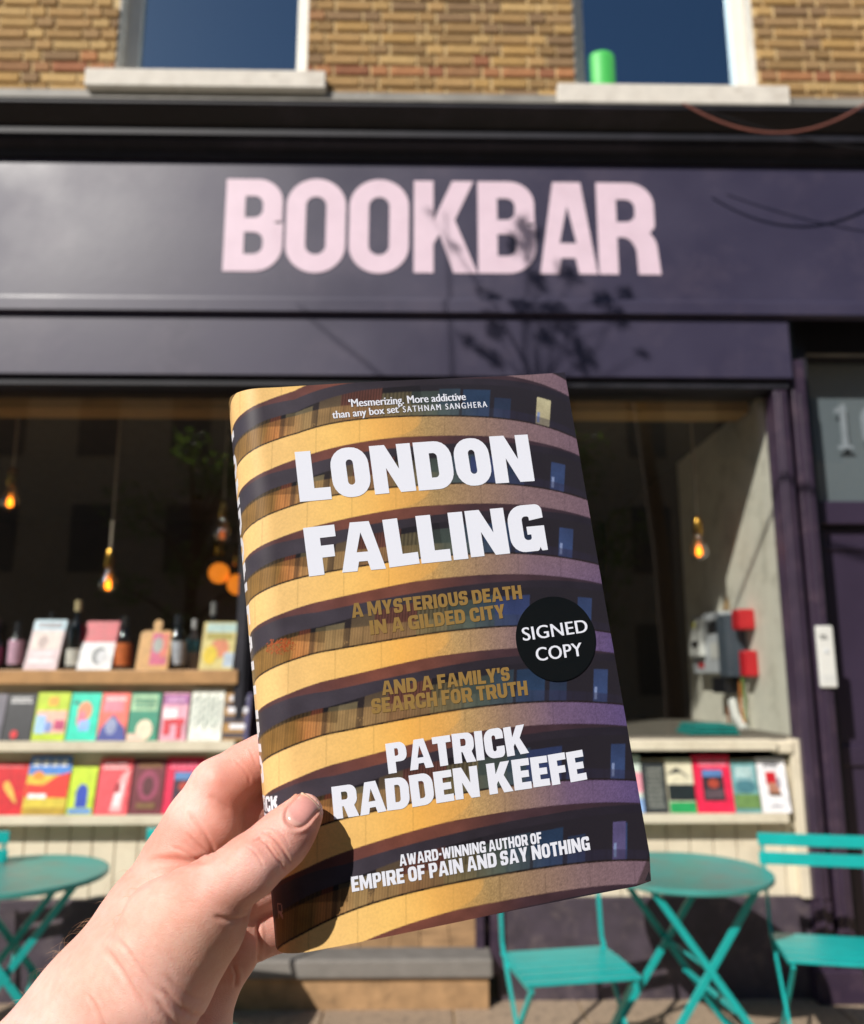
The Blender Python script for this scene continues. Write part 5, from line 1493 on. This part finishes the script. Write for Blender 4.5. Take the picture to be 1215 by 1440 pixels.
# ------------------------------------------------------------------ folding tables and chairs
def bistro_table(loc, rz, label, r=.37, H=.715):
    t = thing('bistro_table', label, 'table', loc, rz, 'turquoise folding tables')
    MB().lathe([(r - .004, H - .022), (r, H - .018), (r, H - .002), (r - .003, H), (r - .012, H + .0005), (r - .02, H - .002)], (0, 0, 0), 64).build('table_top', M_TEALTOP, t, smooth=True)
    for sx, w in ((1, .245), (-1, .215)):
        for sy in (-1, 1):
            MB().bar((-sx * .23, sy * w, H - .024), (sx * .27, sy * w, .004), .012, .028).build('leg', M_TEAL, t)
        MB().bar((sx * .27, -w, .02), (sx * .27, w, .02), .018, .018).build('foot_bar', M_TEAL, t)
        MB().bar((-sx * .23, -w, H - .03), (-sx * .23, w, H - .03), .018, .014).build('top_bar', M_TEAL, t)
    MB().bar((.085, -.245, .24), (.085, .245, .24), .016, .016).build('stretcher', M_TEAL, t)
    MB().tube([(.015, -.255, H / 2 + .01), (.015, .255, H / 2 + .01)], .006, 8).build('pivot', M_TEAL, t)
    return t
def bistro_chair(label, group='turquoise folding chairs'):
    t = thing('folding_chair', label, 'chair', (0, 0, 0), 0, group)
    W = .44; D = .37; Hs = .45
    for i in range(6):
        y = -D / 2 + (i + .5) * D / 6
        dz = .006 * math.cos((i - 2.5) * .6)
        MB().box(-W / 2, W / 2, y - D / 12 + .003, y + D / 12 - .003, Hs - .012 + dz, Hs + dz).build('seat_slat', M_TEAL, t, bevel=.002)
    for s in (-1, 1):
        x = s * (W / 2 - .02)
        MB().bar((x, -D / 2 + .01, Hs - .024), (x, D / 2 - .01, Hs - .024), .014, .022).build('seat_rail', M_TEAL, t)
        mb = MB(); P_ = [(x + s * .012, -.235, .003), (x + s * .012, .02, Hs * .62), (x + s * .012, D / 2 + .005, Hs + .03), (x + s * .012, D / 2 + .05, .84)]
        for a, b in zip(P_[:-1], P_[1:]): mb.bar(a, b, .010, .024, (0, 1, 0))
        mb.build('back_post', M_TEAL, t)
        MB().bar((x - s * .006, -D / 2 + .03, Hs - .03), (x - s * .006, D / 2 + .06, .003), .010, .024, (0, 1, 0)).build('leg', M_TEAL, t)
    for z in (.745, .825):
        MB().box(-W / 2 - .012, W / 2 + .012, D / 2 + .030, D / 2 + .038, z - .026, z + .026).build('back_slat', M_TEAL, t, bevel=.003)
    MB().bar((-W / 2, D / 2 + .05, .03), (W / 2, D / 2 + .05, .03), .014, .014).build('rear_foot_bar', M_TEAL, t)
    MB().bar((-W / 2 + .01, -.13, .13), (W / 2 - .01, -.13, .13), .012, .012).build('front_stretcher', M_TEAL, t)
    return t
bistro_table((1.15, 3.80, 0), math.radians(6), 'round turquoise folding table in the right half, beside the book corner')
bistro_table((-1.70, 3.79, 0), math.radians(22), 'round turquoise folding table at the left edge')
ch = bistro_chair('turquoise slatted folding chair directly below the held book')
ch.location = (.585, 3.46, 0); ch.rotation_euler = (0, 0, math.radians(9.5))
def another(label, x, y, a):
    c = copy_tree(ch); c['label'] = label; c.location = (x, y, 0); c.rotation_euler = (0, 0, math.radians(a)); return c
another('turquoise slatted folding chair at the right edge, its two back slats showing', 1.70, 3.62, -11.7)
cA = at(9, 1180, 3.95); another('turquoise folding chair at the left edge, behind the left table', float(cA[0]) - .20, 3.73, 8)
cB = at(192, 1180, 4.0); another('turquoise folding chair mostly hidden behind the hand', float(cB[0]) + .24, 3.80, -6)

# ------------------------------------------------------------------ loose cables over the cornice
def sag(p, q, drop, n=24):
    p, q = Vector(p), Vector(q)
    return [p.lerp(q, i / n) - Vector((0, 0, drop * 4 * (i / n) * (1 - i / n))) for i in range(n + 1)]
a, b = at(960, 145, 3.93), at(1225, 140, 3.93)
o = MB().tube(sag(a, b, .19), .006, 8).build('slack_cable', mat('rust coloured cable', '8a5448', .6), smooth=True); tag(o, 'slack rust coloured cable drooping over the cornice at top right', 'cable')
a, b = at(985, 152, 3.96), at(1400, 215, 3.96)
o = MB().tube(sag(a, b, .10), .004, 8).build('slack_cable', mat('black cable', '1a181c', .5), smooth=True); tag(o, 'thin black cable running down the cornice to the right', 'cable')

# ------------------------------------------------------------------ across the street: reflected in the glass, and throwing leaf shade
M_OPP = mat('shaded terrace brick', 'a8957c', .9, var=.2); M_OPPW = mat('terrace window', '1c2026', .3)
opp = thing('terrace', 'brick terrace across the street behind the viewer', 'building', (0, -14, 0))
part('wall', MB().box(-22, 22, -16, -14, 0, 12.5), M_OPP, opp)
for i in range(16):
    for z in (1.0, 4.3, 7.6):
        part('window', MB().box(-20 + i * 2.6, -18.9 + i * 2.6, -14.0, -13.96, z, z + 1.9), M_OPPW, opp)
op2 = bxo('pavement_opposite', -40, 40, -14, -9.5, -.12, 0, M_ROAD); tag(op2, kind='structure')
M_BARK = mat('grey brown bark', '5a4c3e', .9, var=.25, scale=20, bump=.8, bscale=30, bdist=.02)
def leaf_mat(name, hexc):
    m = mat(name, hexc, .55, var=.35, scale=3, bump=0, obj_var=.1)
    nt = m.node_tree; p = nt.nodes['Principled BSDF']
    tr_ = nt.nodes.new('ShaderNodeBsdfTranslucent'); tr_.inputs[0].default_value = (.10, .17, .02, 1)
    ms = nt.nodes.new('ShaderNodeAddShader'); out = [n for n in nt.nodes if n.type == 'OUTPUT_MATERIAL'][0]
    nt.links.new(p.outputs[0], ms.inputs[0]); nt.links.new(tr_.outputs[0], ms.inputs[1]); nt.links.new(ms.outputs[0], out.inputs[0])
    return m
M_LEAF = [leaf_mat('fresh leaves', '4f6a24'), leaf_mat('dark leaves', '33501c')]
def crown_mesh(name, clumps, per, size, seed, mats, parent, org):
    r = np.random.default_rng(seed)
    V = []; F = []; 
    for (c, R_) in clumps:
        n = int(per * R_ ** 2)
        d = r.normal(size=(n, 3)); d /= np.linalg.norm(d, axis=1, keepdims=True)
        P = np.array(c) - org + d * (R_ * r.random((n, 1)) ** .4) * (1, 1, .8)
        a = r.normal(size=(n, 3)); a /= np.linalg.norm(a, axis=1, keepdims=True)
        b = np.cross(a, r.normal(size=(n, 3))); b /= np.linalg.norm(b, axis=1, keepdims=True)
        s = size * r.uniform(.6, 1.3, (n, 1))
        V.append(np.stack([P - a * s, P + b * s * .45, P + a * s, P - b * s * .45], 1).reshape(-1, 3))
    V = np.concatenate(V); n = len(V) // 4
    me = bpy.data.meshes.new(name)
    me.vertices.add(len(V)); me.vertices.foreach_set('co', V.astype(np.float32).ravel())
    me.loops.add(n * 4); me.loops.foreach_set('vertex_index', np.arange(n * 4, dtype=np.int32))
    me.polygons.add(n); me.polygons.foreach_set('loop_start', (np.arange(n) * 4).astype(np.int32)); me.polygons.foreach_set('loop_total', np.full(n, 4, np.int32))
    for m in mats: me.materials.append(m)
    me.polygons.foreach_set('material_index', r.integers(0, len(mats), n).astype(np.int32))
    me.update(calc_edges=True)
    o = link_mesh(name, me, parent); o['kind'] = 'stuff'; return o
def street_tree(x, y, h, seed, label, spread=1.0):
    t = thing('street_tree', label, 'tree', (x, y, 0), 0, 'trees across the street')
    r = random.Random(seed)
    MB().tube([(0, 0, 0), (.05, .02, h * .3), (-.04, .05, h * .55), (.05, 0, h * .85)], [.2, .15, .11, .04], 10).build('trunk', M_BARK, t, smooth=True)
    cl = []
    br = MB()
    for i in range(13):
        a = r.uniform(0, 6.28); q = r.uniform(.6, 2.0) * spread; z = r.uniform(h * .38, h)
        q *= 1.15 - abs(z / h - .62)
        e = (math.cos(a) * q, math.sin(a) * q, z)
        br.tube([(0, 0, z * .72), (e[0] * .5, e[1] * .5, z * .9), e], [.06, .04, .012], 6)
        cl.append(((x + e[0], y + e[1], e[2]), r.uniform(.5, 1.0)))
    br.build('limbs', M_BARK, t, smooth=True)
    crown_mesh('crown', cl, 420, .07, seed, M_LEAF, t, np.array((x, y, 0)))
street_tree(-4.6, -8.2, 6.2, 1, 'leafy street tree across the road, left of the viewer')
street_tree(-.6, -9.4, 6.8, 2, 'leafy street tree across the road, behind the viewer')
street_tree(3.4, -8.6, 6.0, 3, 'leafy street tree across the road, right of the viewer')
# a roadside tree whose thin branches shade part of the sign
tr = thing('young_tree', 'roadside tree with thin budding branches shading the sign', 'tree', (3.0, -.9, 0))
S_ = np.array(SUN)
def toward(px, py, t, Y=YF): return at(px, py, Y) + S_ * t
hub = np.array((2.6, -.9, 6.2))
br = MB(); cl = []
base_o = np.array(tr.location)
MB().tube([Vector((0, 0, 0)), Vector((-.1, .0, 3)), Vector(hub - base_o), Vector((-.6, .1, 8.5))], [.13, .10, .07, .02], 10).build('trunk', M_BARK, tr, smooth=True)
tips = [(px_, py_, t_ * .66, r_ * .9) for px_, py_, t_, r_ in [(745, 330, 7.1, .10), (735, 350, 7.1, .10), (760, 395, 7.0, .07), (800, 385, 7.0, .08), (690, 420, 6.9, .08), (735, 440, 6.9, .09), (790, 455, 6.9, .11), (850, 430, 6.8, .10), (880, 415, 6.9, .07), (700, 470, 7.0, .08), (820, 505, 6.9, .11), (770, 480, 7.0, .08), (660, 480, 7.1, .05), (690, 505, 6.9, .08), (870, 455, 6.7, .06), (640, 350, 7.2, .04), (602, 300, 7.2, .03), (840, 560, 6.9, .10), (905, 500, 6.8, .05)]]
mid = toward(760, 560, 4.6)
fork = (hub * .35 + mid * .65)
br.tube([Vector(hub - base_o), Vector(fork - base_o), Vector(mid - base_o)], [.04, .02, .011], 8)
for px, py, t_, rr_ in tips:
    e = toward(px, py, t_)
    m_ = (mid * .5 + e * .5) + np.array((random.uniform(-.05, .05), random.uniform(-.1, .1), random.uniform(-.05, .05)))
    br.tube([Vector(mid - base_o), Vector(m_ - base_o), Vector(e - base_o)], [.005, .004, .002], 6)
    cl.append((e, rr_ * .85))
for (p0, p1) in (((740, 560), (742, 300)), ((640, 560), (628, 300)), ((555, 545), (430, 445))):
    br.tube([Vector(toward(*p0, 4.6) - base_o), Vector(toward(*p1, 4.65) - base_o)], [.007, .004], 6)
br.build('branches', M_BARK, tr, smooth=True)
crown_mesh('leaves', cl, 9000, .027, 9, M_LEAF, tr, base_o)
